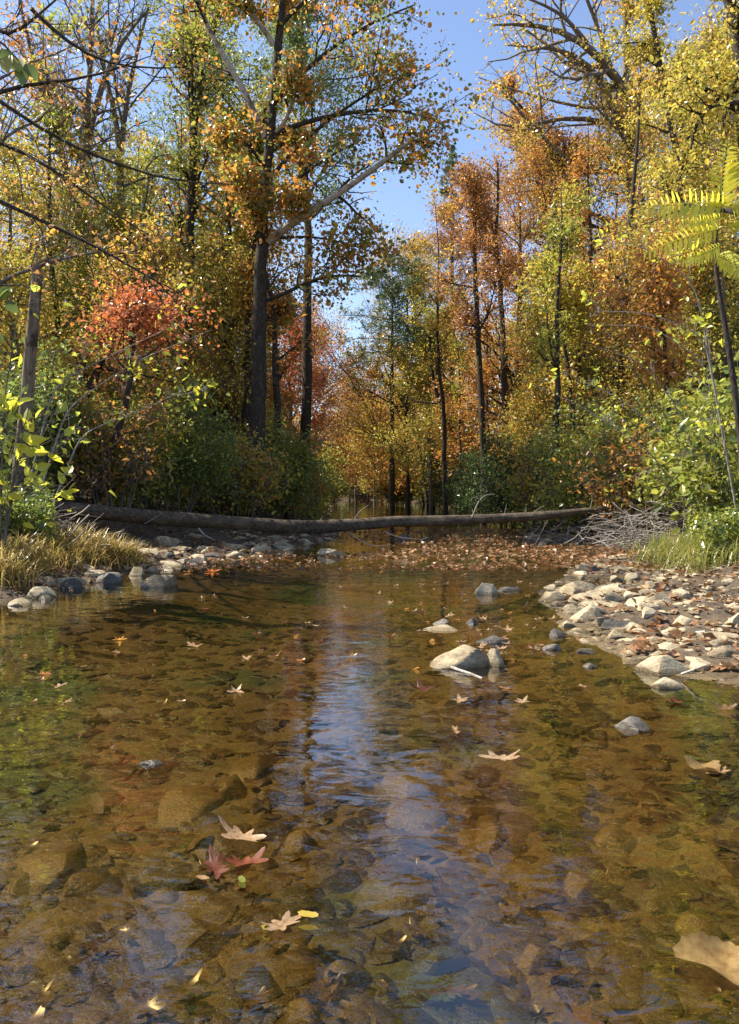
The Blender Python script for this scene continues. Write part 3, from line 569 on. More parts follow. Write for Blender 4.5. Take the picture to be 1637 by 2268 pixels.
shrub(575, 24, 3.9, 3.2, 'bush', 19000, 'large bright green bush in front of the tallest trunk, behind the log', 201, lsize=.085, stems=26)
shrub(470, 22, 3.2, 2.3, 'bush', 11000, 'green and yellowish bush left of the large bright one', 202, lsize=.08, stems=18)
shrub(665, 30, 3.0, 3.0, 'bush', 9000, 'grey-green bush at the water edge right of the large bright one', 203, lsize=.09, stems=18)
shrub(700, 42, 3.0, 3.2, 'olive', 6000, 'olive bush beyond the large green bush by the stream', 204, lsize=.11)
shrub(380, 19.5, 2.8, 2.2, 'green', 9000, 'dark green thicket bush behind the left half of the log', 205, lsize=.07, stems=18)
shrub(290, 18.5, 2.6, 2.3, 'olive', 8500, 'olive bush behind the leaning sapling', 206, lsize=.075, stems=16)
shrub(160, 18, 2.8, 2.8, 'olive', 9000, 'weedy olive bush between the snag and the leaning sapling', 207, lsize=.075, stems=18)
shrub(40, 17, 2.8, 3.2, 'green', 8000, 'green bush behind the snag at the left edge', 208, lsize=.09, stems=16)
shrub(-30, 11, 1.7, 3.6, 'lime', 330, 'lime-green broad-leaved shrub at the left edge in front of the snag', 209, lsize=.13, stems=9, asp=.62, sub=(3, 3), jit=.08)
shrub(540, 33, 4.5, 5.0, 'orange', 9000, 'orange thicket seen past both sides of the tallest trunk', 241, lsize=.12, stems=20)
shrub(30, 28, 4.5, 5.5, 'yellow', 9000, 'yellow thicket far behind the snag near the left edge', 242, lsize=.12, stems=20)
shrub(1080, 44, 5, 5.5, 'orange', 8000, 'orange thicket behind the pole-like trunk', 243, lsize=.14, stems=20)
shrub(1470, 27, 4.4, 4.5, 'gold', 9000, 'gold thicket above the arching green shrub', 244, lsize=.11, stems=20)
shrub(1620, 24, 4.4, 5.0, 'limebush', 8000, 'yellow-green thicket at the right edge behind the lime-green shrubs', 245, lsize=.11, stems=20)
shrub(320, 23, 3.4, 3.6, 'yellow', 10000, 'yellow-leaved shrub under the small red maple', 210, lsize=.09, stems=18)
shrub(100, 24, 3.6, 4.4, 'gold', 10000, 'tall golden thicket behind the snag', 211, lsize=.1, stems=18)
shrub(440, 29, 4.0, 4.6, 'gold', 11000, 'gold thicket behind the green bushes left of the tallest trunk', 212, lsize=.11, stems=18)
shrub(220, 29, 4.2, 5.2, 'yellow', 11000, 'tall yellow thicket in the middle of the left bank', 213, lsize=.11, stems=20)
shrub(985, 48, 3.2, 4.2, 'bush', 7500, 'grey-green bush at the foot of the thin leaning trunks', 221, lsize=.12)
shrub(900, 60, 5, 4, 'bush', 7000, 'pale green bush on the far right shore of the stream', 222, lsize=.14, stems=20)
shrub(1050, 36, 2.6, 3.2, 'dark', 9000, 'dark bush between the leaning trunk and the pole-like trunk', 223, lsize=.09)
shrub(1150, 28, 4.2, 3.7, 'dark', 21000, 'big dark green bush behind the right end of the log', 224, lsize=.08, stems=26)
shrub(1240, 25, 3.4, 3.2, 'bush', 14000, 'green shrub right of the big dark bush', 225, lsize=.08, stems=22)
shrub(1330, 22.5, 3.4, 3.9, 'bush', 15000, 'tall green shrub above the tangle of grey twigs', 226, lsize=.08, stems=22)
shrub(1440, 20, 3.2, 3.6, 'bush', 12000, 'arching green shrub behind the grey twig heap', 227, lsize=.08, stems=20)
shrub(1560, 17.5, 3.0, 3.2, 'limebush', 5600, 'lime-green leafy shrub behind the right-hand grasses', 228, lsize=.11, stems=18)
shrub(1650, 15, 2.6, 3.4, 'limebush', 3600, 'lime-green shrub cut by the right edge', 229, lsize=.12, stems=14)
shrub(1180, 34, 4.2, 4.8, 'gold', 11000, 'gold thicket behind the big dark bush', 230, lsize=.11, stems=20)
shrub(1380, 29, 4.4, 5.0, 'olive', 11000, 'olive thicket under the orange understory tree', 231, lsize=.11, stems=20)
shrub(1530, 26, 4.4, 5.2, 'yellow', 11000, 'yellow thicket under the long dark leaning trunk', 232, lsize=.1, stems=20)
shrub(1270, 40, 5.0, 6.0, 'rust', 10000, 'rust-coloured thicket far back on the right bank', 233, lsize=.13, stems=20)
shrub(1000, 56, 6, 6.0, 'gold', 9000, 'golden thicket between the thin trunks of the right bank', 234, lsize=.15, stems=20)
shrub(655, 36, 3.4, 2.6, 'bush', 6500, 'low green bush on the left shore beyond the grey-green one', 246, lsize=.1)
shrub(690, 52, 4, 3.2, 'olive', 6500, 'low olive bush on the far left shore', 247, lsize=.12)
shrub(735, 66, 5, 2.8, 'bush', 6000, 'low pale green bush at the far left waterline', 248, lsize=.15)
shrub(1010, 64, 5, 3.4, 'olive', 6000, 'olive bush at the far right waterline', 249, lsize=.15)
shrub(760, 86, 7, 3.5, 'olive', 5000, 'low olive thicket at the left of the far stream end', 238, lsize=.2, stems=18)
shrub(930, 84, 7, 4, 'gold', 5000, 'low golden thicket at the right of the far stream end', 239, lsize=.2, stems=18)
shrub(840, 92, 8, 5, 'bush', 6000, 'pale green thicket behind the far stream end', 240, lsize=.22, stems=20)
shrub(800, 88, 9, 8, 'orange', 9000, 'orange thicket closing the far end of the stream', 235, lsize=.22, stems=24)
shrub(690, 70, 8, 8, 'gold', 8000, 'gold thicket on the far left shore', 236, lsize=.2, stems=22)
shrub(850, 84, 7, 5, 'yellow', 6000, 'yellow thicket low over the far water', 237, lsize=.2, stems=18)
shrub(520, 21, 2.6, 3.4, 'gold', 2600, 'loose golden shrub poking out of the green bushes behind the log', 251, lsize=.08, stems=9)
shrub(250, 17.5, 2.4, 3.2, 'rust', 1900, 'thin rusty shrub beside the foot of the leaning sapling', 252, lsize=.075, stems=8)
shrub(655, 25, 2.0, 3.2, 'orange', 1800, 'loose orange shrub at the stream side of the big left bush', 253, lsize=.08, stems=8)
shrub(1200, 24, 2.6, 4.0, 'gold', 2800, 'loose golden shrub in front of the big dark bush', 254, lsize=.08, stems=9)
shrub(1400, 19, 2.6, 3.6, 'orange', 2200, 'loose orange shrub rising out of the grey twig heap', 255, lsize=.075, stems=9)
shrub(1290, 21.5, 2.4, 3.2, 'olive', 3200, 'ragged olive shrub left of the grey twig heap', 256, lsize=.08, stems=9)
for i, (u_, d_, H_, pl) in enumerate([(870, 58, 9, 'orange'), (940, 60, 10, 'gold'), (905, 66, 9, 'pink'), (985, 62, 9, 'orange'), (815, 66, 7, 'yellow')]):
    auto_tree(u_, d_, H_, .07, pl, ['small orange tree behind the pale thin leaning trunks', 'small golden tree between the pale leaning trunk and the far water', 'small coral tree low over the far right shore', 'small orange tree behind the grey-green right shore bush', 'small yellow tree low over the far end of the stream'][i], crown=(24, .06, 1, 3.4, 65), nleaf=7000, lsize=.13, bark='dark', seed=5000 + i, name='maple_tree', jit=.3, lf=.66)
# bare grey twig heap and bare arching stems on the right
def twig_heap(u0, u1, d, h, n, label, seed, name='brush_pile', ln=1.5):
    rng = np.random.default_rng(seed); x0, x1 = (u0 - CU) / FOC * d, (u1 - CU) / FOC * d
    P = np.zeros((n, 7, 3)); x = rng.uniform(x0, x1, n); y = d + rng.normal(size=n) * .7; z = ground(x, y) + rng.uniform(0, 1, n) ** 1.4 * h
    dr = norm(np.stack([rng.normal(size=n), rng.normal(size=n) * .6, rng.normal(size=n) * .35], 1)); P[:, 0] = np.stack([x, y, z], 1) - dr * ln * .4
    for k in range(1, 7): dr = norm(dr + rng.normal(size=(n, 3)) * .12 + [0, 0, -.05]); P[:, k] = P[:, k - 1] + dr * (ln * rng.uniform(.5, 1.2, n) / 6)[:, None]
    R = rng.uniform(.004, .016, n)[:, None] * np.linspace(1, .3, 7)[None]; P[..., 2] = np.maximum(P[..., 2], ground(P[..., 0], P[..., 1]) + .01)
    P2, R2 = spawn(P, R, 2, .2, .9, 40, .4, 0, 5, .2, rng)
    V, F = merge([tubes(P, R, 4), tubes(P2, R2, 3)]); b = np.array([(x0 + x1) / 2, d, G0((x0 + x1) / 2, d)])
    tag(mesh(name, V - b, F, B['twig'], loc=b.tolist()), label, 'brush pile')
twig_heap(1350, 1700, 17.5, .85, 420, 'tangled heap of dead grey twigs on the right bank, at the end of the log', 301)
twig_heap(1180, 1420, 19.5, .35, 110, 'low scatter of dead twigs under the right end of the log', 302)
twig_heap(0, 230, 13.2, .35, 80, 'dark dead twigs around the foot of the snag', 304)
def bare_stems(lines, d, label, seed, name='bare_shrub', bark='twig'):
    rng = np.random.default_rng(seed); st = [(path(a, d), [.02, .014, .005]) for a in lines]; b = st[0][0][0].copy(); b[2] = G0(b[0], b[1])
    for s in st: s[0][0][2] = min(s[0][0][2], G0(s[0][0][0], s[0][0][1]))
    plant(name, label, 'shrub', b, st, auto=(6, .3, 1, .9, 45), sub=(4, 3), nleaf=160, lsize=.1, pal='lime', bark=bark, seed=seed, wood=2, up=0)
bare_stems([[(1560, 1120), (1440, 1000), (1290, 900), (1180, 850)], [(1580, 1110), (1470, 960), (1370, 880), (1240, 820)], [(1600, 1100), (1500, 900), (1420, 800), (1330, 770)], [(1640, 1000), (1560, 800), (1440, 720), (1300, 720)]], 16.5, 'bare arching grey stems sweeping left over the right-bank shrubs', 311)
bare_stems([[(1650, 900), (1560, 740), (1430, 690), (1310, 690)], [(1650, 860), (1540, 620), (1400, 530), (1290, 540)]], 14, 'long bare twigs reaching left from the right edge at mid height', 312)
bare_stems([[(60, 1090), (150, 900), (300, 800), (470, 730)], [(40, 1090), (120, 850), (260, 780), (430, 700)], [(90, 1090), (180, 960), (330, 900), (440, 850)]], 14.5, 'thin bare twigs arching right from beside the snag', 313)
# frond tree at the right
def frond_tree():
    tl = path([(1660, 1180), (1640, 960), (1625, 850), (1610, 740), (1592, 650), (1580, 560), (1590, 470), (1602, 380), (1610, 320)], 11); base = tl[0].copy(); base[2] = G0(base[0], base[1]) - .1; tl[0] = base
    root = empty('sumac_tree', base.tolist(), 'thin dark-stemmed tree with long feathery lime-green fronds at the right', 'tree')
    v, f = tubes(resample(tl, 24)[None], np.interp(np.linspace(0, 1, 24), [0, .3, .7, 1], [.06, .05, .035, .012])[None], 8, np.random.default_rng(1), .05)
    rng = np.random.default_rng(9); fr = [([(1612, 455), (1560, 448), (1500, 450), (1425, 458)], 1), ([(1600, 470), (1597, 420), (1600, 370), (1612, 325)], 1.0), ([(1600, 505), (1560, 512), (1500, 530), (1428, 560)], .8),
          ([(1605, 500), (1640, 480), (1680, 500)], 1), ([(1600, 540), (1560, 560), (1500, 575)], .6), ([(1605, 380), (1640, 360), (1690, 380)], 1), ([(1600, 480), (1550, 490), (1510, 490)], .6), ([(1612, 460), (1650, 440), (1700, 450)], .9), ([(1585, 560), (1620, 580), (1660, 620)], .8)]
    mesh('trunk', v - base, f, B['dark'], root, smooth=True)
    for pts, sc_ in fr:
        P = resample(path(pts, [11, 10.6]), 16); V, F, T, o = [], [], [], 0
        rv, rf = tubes(P[None], np.linspace(.008, .003, 16)[None], 4); fo = mesh('frond', rv - base, rf, L['lime'], root, attr=np.full(len(rf), .4))
        tn = norm(np.gradient(P, axis=0))
        for i in range(2, 32):
            k = i / 31 * 14.99; j = int(k); q = P[j] * (1 - (k - j)) + P[j + 1] * (k - j); t = tn[j]
            side = 1 if i % 2 else -1; ln = .27 * sc_ * (1 - .55 * (abs(i / 31 - .4) / .6) ** 1.5) * rng.uniform(.85, 1.1)
            up_ = np.array([0, 0, 1.]); cr = norm(np.cross(t, np.array([0, 1., .3]))) * side
            d_ = norm(cr + t * .45 + np.array([0, -.25, -.3 if abs(t[2]) < .5 else -.05]) + rng.normal(size=3) * .07); w = norm(np.cross(d_, np.array([0, -1, .5]))) * ln * .13
            m = np.array([0, 0, -.02])
            V.append(np.array([q, q + d_ * ln * .25 + w, q + d_ * ln * .7 + w * .7 + m, q + d_ * ln + m * 2, q + d_ * ln * .7 - w * .7 + m, q + d_ * ln * .25 - w]))
            F.append(np.array([[0, 1, 2, 5], [5, 2, 4, 5], [2, 3, 4, 2]])[:1] + o); F.append(np.array([[5, 2, 3, 4]]) + o); tt = rng.uniform(.6, 1); T.append(np.full(2, tt)); o += 6
        mesh('leaflets', np.concatenate(V) - base, np.concatenate(F), L['lime'], fo, attr=np.concatenate(T))
frond_tree()
# broad leaves hanging in at the top left
def near_sprig(pts, d, label, n, seed, size=.14, pal='green'):
    rng = np.random.default_rng(seed); P = resample(path(pts, d), 10); b = P[0]
    root = empty('leafy_branch', b.tolist(), label, 'branch'); v, f = tubes(P[None], np.linspace(.012, .004, 10)[None], 5); mesh('stem', v - b, f, B['dark'], root)
    V, F, T = [], [], []
    for i in range(n):
        q = P[rng.integers(2, 10)] + rng.normal(size=3) * .03; d_ = norm(np.array([rng.normal() * .6, rng.normal() * .4, -1 + rng.normal() * .5])); w = norm(np.cross(d_, rng.normal(size=3) * .5 + [0, 1, 0])); s = size * rng.uniform(.7, 1.2)
        nr = np.cross(d_, w); ts = np.linspace(0, 1, 7); wd = s * .33 * np.sin(np.pi * ts ** .8) ** .8
        mid = q + d_ * (ts * s)[:, None] + nr * (.06 * s * np.sin(ts * 3))[:, None]
        lft = mid + w * wd[:, None] + nr * (wd * .3)[:, None]; rgt = mid - w * wd[:, None] + nr * (wd * .3)[:, None]
        o = sum(len(a) for a in V); V.append(np.concatenate([mid, lft, rgt]))
        ff = [];
        for k in range(6): ff += [[k, k + 1, 8 + k, 7 + k], [k + 1, k, 14 + k, 15 + k]]
        F.append(np.array(ff) + o); T.append(np.full(12, rng.uniform(0, 1)))
    mesh('leaves', np.concatenate(V) - b, np.concatenate(F), L[pal], root, attr=np.concatenate(T), smooth=True)
near_sprig([(-60, 60), (0, 90), (25, 115), (42, 135)], 5.5, 'few broad green leaves hanging in at the top left edge', 7, 1)
near_sprig([(-60, 600), (0, 640), (30, 650)], 6.5, 'single sprig of green leaves at the left edge above the lime-green shrub', 4, 2)
#PART3
# ------------------------------------------------------------------ fallen log
def fallen_log():
    ctl = [(60, 1112, 15.6, 20), (140, 1126, 15.8, 20), (220, 1134, 16.0, 22), (300, 1143, 16.3, 23), (400, 1150, 16.7, 22), (500, 1155, 17.0, 20), (570, 1160, 17.3, 18), (640, 1166, 17.4, 17), (700, 1166, 17.5, 16), (780, 1162, 17.6, 14.5), (870, 1155, 17.8, 13), (960, 1153, 18, 12), (1050, 1150, 18.2, 11.5), (1150, 1146, 18.5, 11), (1230, 1139, 18.7, 10), (1300, 1131, 18.9, 8), (1362, 1124, 19.0, 6)]
    P = np.array([PX(u, v, d) for u, v, d, w in ctl]); R = np.array([w * d / FOC * (.9 - .17 * (u < 620)) for u, v, d, w in ctl])
    K = 120; s = np.linspace(0, len(ctl) - 1, K); i = np.arange(len(ctl)); S = np.stack([np.interp(s, i, P[:, k]) for k in range(3)], 1); Rr = np.interp(s, i, R)
    for _ in range(6): S[1:-1] = S[1:-1] * .5 + (S[:-2] + S[2:]) * .25; Rr[1:-1] = Rr[1:-1] * .5 + (Rr[:-2] + Rr[2:]) * .25
    rng = np.random.default_rng(5); V, F = tubes(S[None], Rr[None], 28); V = V.reshape(K, 28, 3); c = S[:, None]
    a = np.linspace(0, 6.283, 28, endpoint=False)[None]; t = np.linspace(0, 1, K)[:, None]
    V = c + (V - c) * (1 + .11 * fbm(np.cos(a) * 2 + t * 30, np.sin(a) * 2 + t * 5, 2) * 2 + .05 * np.sin(a * 3 + t * 9) + rng.normal(size=(K, 28)) * .02 + .16 * np.exp(-((t - rng.uniform(0, 1, 9)) / .012) ** 2).max(1)[:, None] * (np.cos(a - 1.5) > .2))[..., None]
    base = S[0].copy(); base[2] = G0(base[0], base[1])
    root = empty('fallen_log', base.tolist(), 'long fallen tree trunk lying across the stream from bank to bank', 'log')
    mesh('trunk', V.reshape(-1, 3) - base, F, B['log'], root, smooth=True)
    stubs = [([(1046, 1145), (1056, 1118), (1066, 1098), (1082, 1092), (1096, 1094)], 18.1, .022), ([(1061, 1104), (1048, 1100), (1040, 1108)], 18.1, .008), ([(782, 1158), (792, 1136), (808, 1122), (818, 1118)], 17.6, .014), ([(1117, 1142), (1120, 1125), (1122, 1118)], 18.3, .013), ([(1160, 1140), (1166, 1128), (1165, 1120)], 18.4, .009), ([(1180, 1138), (1192, 1126), (1205, 1120)], 18.5, .012), ([(1306, 1128), (1312, 1108), (1311, 1090)], 18.9, .014), ([(320, 1160), (345, 1146), (362, 1136)], 16.2, .01), ([(440, 1170), (452, 1184), (475, 1196)], 16.6, .03), ([(775, 1180), (800, 1200), (830, 1212), (860, 1206)], 17.2, .014), ([(850, 1176), (880, 1190), (930, 1194)], 17.4, .012), ([(710, 1152), (716, 1140)], 17.5, .01), ([(1212, 1138), (1200, 1126), (1190, 1133)], 18.5, .01)]
    for p, d, r in stubs:
        q = resample(path(p, d), 8)[None]; v, f = tubes(q, (r * np.linspace(1, .35, 8))[None], 6); mesh('branch_stub', v - base, f, B['twig'], root, smooth=True)
fallen_log()
# ------------------------------------------------------------------ rocks
import bmesh
_bm = bmesh.new(); bmesh.ops.create_icosphere(_bm, subdivisions=4, radius=1); _bm.verts.ensure_lookup_table()
ICO_V = np.array([v.co[:] for v in _bm.verts]); ICO_F = np.array([[v.index for v in f.verts] for f in _bm.faces]); _bm.free()
_bm = bmesh.new(); bmesh.ops.create_icosphere(_bm, subdivisions=2, radius=1); ICO2_V = np.array([v.co[:] for v in _bm.verts]); ICO2_F = np.array([[v.index for v in f.verts] for f in _bm.faces]); _bm.free()
def n3(p, s, seed): return fbm(p[:, 0] * s + p[:, 2] * s * .7, p[:, 1] * s - p[:, 2] * s * .9, seed)
def rock_shape(rng, V0, cuts=11, round_=.0, rough=.05):
    V = V0.copy(); 
    az = rng.uniform(0, 6.28) + np.arange(cuts) * 6.283 / cuts * 1.618 * 2; el = rng.uniform(-.1, .95, cuts)
    N = np.stack([np.cos(az) * np.cos(el), np.sin(az) * np.cos(el), np.sin(el)], 1); H = rng.uniform(.36, .74, cuts)
    N = np.vstack([N, [[rng.normal() * .28, rng.normal() * .28, 1]], [[0, 0, -1]]]); H = np.r_[H, rng.uniform(.5, .8), .45]
    for nn, h in zip(N, H):
        nn = nn / np.linalg.norm(nn); d = V @ nn; ex = np.maximum(d - h, 0); V = V - (ex * (1 - round_))[:, None] * nn
    sd_ = rng.integers(0, 999); V = V * (1 + (n3(V, 1.7, sd_) * rough * 2.2 + n3(V, 6, sd_ + 5) * rough * .8)[:, None])
    mn, mxx = V.min(0), V.max(0); V = (V - (mn + mxx) / 2) / (mxx - mn); V[:, 2] += .5      # unit box, base at 0
    return V
def rock(u0, u1, v0, v1, label, seed, mat=M_rock, z=None, thick=None, tilt=0, group=None, name='rock', sink=.25, round_=.04, cuts=11, cat='rock', rough=.05, dp=.8, slope=0, wk=1, hk=.8):
    """photo box u0..u1, v0..v1 (top..bottom at the ground)"""
    rng = np.random.default_rng(seed); zb = 0.0 if z is None else z
    for _ in range(4):
        p = GW((u0 + u1) / 2, v1, zb)
        if z is None: zb = max(G0(p[0], p[1] + .1), 0.0)
    d = p[1]; w = (u1 - u0) / FOC * d; dep = w * dp
    h_px = (v1 - v0) / FOC * d; vis = dep * .5 * (CAM_Z - zb) / d      # part of the height that is foreshortened top
    h = max(h_px - vis * .9, w * .12) * .92 * hk; w *= 1.15 * wk 
    V = rock_shape(rng, ICO_V, cuts, round_, rough); ht = h / (1 - sink)
    V[:, 2] *= 1 + slope * V[:, 0]; V = V * [w, dep, ht]; V[:, 2] -= ht * sink
    a = tilt; V = np.stack([V[:, 0] * math.cos(a) - V[:, 2] * math.sin(a) * 1, V[:, 1], V[:, 0] * math.sin(a) + V[:, 2] * math.cos(a)], 1)
    o = mesh(name, V, ICO_F, mat, smooth=True, loc=[p[0], d + dep * .35, zb], sharp=30)
    return tag(o, label, cat, group)
K_ = M_rock; D_ = M_rockdark
RK = [
 (961, 1100, 1406, 1478, 'largest pale boulder standing alone in the middle of the stream', K_, dict(cuts=7, sink=.3, slope=.7, wk=1.28, hk=.8)),
 (1078, 1117, 1420, 1476, 'brown lump leaning on the right end of the lone pale boulder', K_, {}),
 (1058, 1133, 1401, 1424, 'flat dark slab lying behind the lone pale boulder', D_, {}),
 (941, 1019, 1378, 1397, 'flat wet stone left of the gravel bar, behind the lone boulder', K_, {}),
 (962, 994, 1364, 1384, 'small grey stone on the flat wet stone', D_, {}),
 (1034, 1059, 1361, 1381, 'small dark wet stone behind the lone boulder', D_, {}),
 (1051, 1108, 1281, 1316, 'rounded pale stone at the far left of the rock bar, leaf-covered', K_, {}),
 (1104, 1157, 1294, 1309, 'low flat stone touching the rounded leaf-covered one', D_, {}),
 (1283, 1342, 1243, 1266, 'dark grey boulder farthest back on the right, with sunlit ridge', D_, {}),
 (1248, 1344, 1273, 1314, 'long blocky pale slab at the back of the rock bar', K_, dict(cuts=6)),
 (1322, 1402, 1283, 1312, 'pale slab sloping down right of the long blocky one', K_, {}),
 (1353, 1390, 1268, 1288, 'small pale stone behind the sloping slab', K_, {}),
 (1388, 1425, 1262, 1284, 'brown rounded stone behind the rock bar', K_, {}),
 (1193, 1264, 1302, 1330, 'low pale stone at the left tip of the rock bar', K_, {}),
 (1261, 1328, 1306, 1330, 'flat brown stone below the long blocky slab', K_, {}),
 (1273, 1360, 1317, 1372, 'big pointed pale boulder at the front of the rock bar', K_, dict(cuts=9)),
 (1254, 1300, 1326, 1360, 'brown stone leaning on the left of the pointed boulder', K_, {}),
 (1341, 1390, 1302, 1328, 'squat pale stone right above the pointed boulder', K_, {}),
 (1393, 1458, 1312, 1340, 'long low pale stone right of the squat one', K_, {}),
 (1440, 1494, 1308, 1342, 'pale wedge-shaped stone in the middle of the rock bar', K_, {}),
 (1336, 1409, 1364, 1392, 'dark-faced slab at the foot of the pointed boulder', D_, {}),
 (1316, 1360, 1352, 1380, 'brown wedge between the pointed boulder and the dark slab', K_, {}),
 (1236, 1278, 1368, 1388, 'small tan stone at the water edge below the pointed boulder', K_, {}),
 (1218, 1254, 1384, 1409, 'small dark stone standing in the water left of the bar', D_, {}),
 (1251, 1309, 1386, 1402, 'flat tan stone awash right of the small dark one', K_, {}),
 (1337, 1384, 1386, 1418, 'white-faced angular stone mirrored in the shallows', K_, {}),
 (1488, 1544, 1296, 1323, 'pale crumbly stone near the right-hand grasses', K_, {}),
 (1498, 1554, 1340, 1364, 'pale flat stone on the dark gravel', K_, {}),
 (1430, 1470, 1290, 1310, 'brownish stone between sloping slab and grasses', K_, {}),
 (1613, 1660, 1340, 1380, 'rounded pale boulder cut by the right edge', K_, {}),
 (1538, 1645, 1380, 1412, 'broad flat white slab near the right edge', K_, dict(cuts=6, dp=.55)),
 (1578, 1640, 1418, 1448, 'rounded brown stone behind the big right boulder', K_, {}),
 (1427, 1545, 1431, 1493, 'big grey-green boulder at the right water edge', K_, dict(cuts=8)),
 (1530, 1590, 1440, 1466, 'low stone between the big right boulder and the brown one', K_, {}),
 (1451, 1514, 1491, 1524, 'rounded wet stone in the water below the big right boulder', K_, dict(round_=.4)),
 (1206, 1248, 1419, 1439, 'small rounded dark stone alone in the shallows', D_, dict(round_=.4)),
 (1283, 1324, 1434, 1447, 'small flat dark stone in the clear shallows', D_, {}),
 (1291, 1329, 1462, 1478, 'small grey stone nearest the teal pool', D_, {}),
 (1370, 1449, 1578, 1617, 'dark wet stone breaking the water at lower right', D_, dict(cuts=9)),
 (1194, 1228, 1186, 1206, 'dark pointed stone under the right part of the log', D_, {}),
 (705, 766, 1208, 1231, 'pale wedge stone standing in the leafy shallows', K_, dict(cuts=7)),
 (555, 602, 1187, 1210, 'pale slab under the log, left of centre', K_, {}),
 (598, 652, 1190, 1216, 'grey stone right of the pale slab under the log', K_, {}),
 (310, 383, 1166, 1212, 'large grey tilted boulder under the left part of the log', K_, dict(tilt=-.15)),
 (297, 350, 1158, 1178, 'brown rock tucked behind the tilted boulder', D_, {}),
 (322, 352, 1210, 1232, 'thin grey ledge stone below the tilted boulder', K_, {}),
 (345, 400, 1232, 1252, 'pale flat slab at the left shore', K_, dict(cuts=6)),
 (352, 395, 1216, 1236, 'dark slab under the tilted boulder', D_, {}),
 (398, 455, 1228, 1248, 'brown flat rock in line with the pale left slab', D_, {}),
 (360, 392, 1250, 1262, 'small pale stone at the left water edge', K_, {}),
 (318, 350, 1248, 1268, 'grey stone left of the small pale one', K_, {}),
 (280, 318, 1246, 1276, 'blocky brown stone at the end of the left grasses', K_, {}),
 (495, 545, 1216, 1232, 'tan flat stone in the left shallows', K_, {}),
 (440, 492, 1212, 1228, 'brown flat stone farther along the left shore', D_, {}),
 (120, 176, 1268, 1300, 'dark rock in the shade of the left grasses', D_, {}),
 (60, 116, 1288, 1324, 'pale-topped rock at the left water edge', K_, {}),
 (18, 62, 1318, 1342, 'rounded stone lowest on the left shore', K_, {}),
 (78, 114, 1312, 1330, 'curved white stone beside the pale-topped rock', K_, {}),
 (200, 262, 1258, 1292, 'black wet rock under the overhanging left grasses', D_, {}),
 (1160, 1200, 1176, 1190, 'low brown stone far back under the log at right', D_, {}),
 (880, 908, 1180, 1196, 'dark lump on the leafy shallows under the log', D_, {}),
 (930, 948, 1186, 1196, 'tiny dark stone right of the lump under the log', D_, {}),
]
for k, (a, b_, c, d_, lab, mt, kw) in enumerate(RK): rock(a, b_, c, d_, lab, 500 + k, mat=mt, **kw)
# submerged stones (tops below the surface)
SB = [(478, 618, 1580, 1632, 'broad flat stone under water left of the bright sky reflection'), (340, 492, 1635, 1712, 'domed dark-sided stone under water left of centre'), (470, 560, 1625, 1660, 'long submerged stone between the broad one and the domed one'),
 (380, 590, 1712, 1782, 'longest submerged stone, rounded, left of the sky reflection'), (835, 985, 1608, 1668, 'rounded submerged stone right of the sky reflection'), (850, 1012, 1668, 1732, 'darker submerged stone just below the rounded one'),
 (1040, 1142, 1700, 1782, 'olive submerged stone in the middle of the right half'), (760, 1010, 1800, 1885, 'big smooth golden submerged slab in the centre'), (560, 705, 2125, 2200, 'flat submerged stone below the pale floating oak leaf'),
 (630, 735, 2040, 2110, 'submerged stone partly under the pale floating oak leaf'), (0, 190, 1740, 1830, 'large golden submerged slab near the left edge'), (130, 260, 1800, 1850, 'dark hollowed submerged stone right of the golden left slab'),
 (1130, 1250, 1960, 2010, 'submerged stone in the dark water lower right'), (900, 1050, 1940, 1990, 'grey submerged slab in the lower sky reflection'), (1010, 1200, 2110, 2170, 'broad submerged slab near the bottom centre-right'), (860, 1000, 2190, 2260, 'submerged slab at the bottom centre'),
 (700, 830, 1960, 2010, 'submerged stone above the bottom centre'), (250, 420, 2080, 2170, 'submerged slab at bottom left'), (60, 190, 2140, 2230, 'pale submerged stone in the bottom left corner'), (1240, 1370, 1820, 1880, 'brown submerged stone at right of middle'),
 (1300, 1420, 1740, 1790, 'submerged stone below the dark wet stone'), (1480, 1600, 1900, 1960, 'submerged stone at the right edge above the large dry leaf'), (620, 720, 1720, 1770, 'submerged stone right of the longest one'), (560, 640, 1640, 1680, 'small submerged block beside the sky reflection'),
 (1270, 1330, 2150, 2230, 'tilted submerged slab at the bottom right')]
for k, (u0, u1, v0, v1, lab) in enumerate(SB):
    rng = np.random.default_rng(700 + k); p = GW((u0 + u1) / 2, (v0 + v1) / 2, -.12); g = G0(p[0], p[1]); w = (u1 - u0) / FOC * p[1]; dep = max((GW(0, v0, -.1)[1] - GW(0, v1, -.1)[1]), w * .35)
    top = min(-.05, g + .075); bot = g - .08
    V = rock_shape(rng, ICO_V, 8, .35, .05) * [w, dep, top - bot]
    tag(mesh('submerged_stone', V, ICO_F, M_subbig, smooth=True, loc=[p[0], p[1], bot], sharp=45), lab, 'rock')
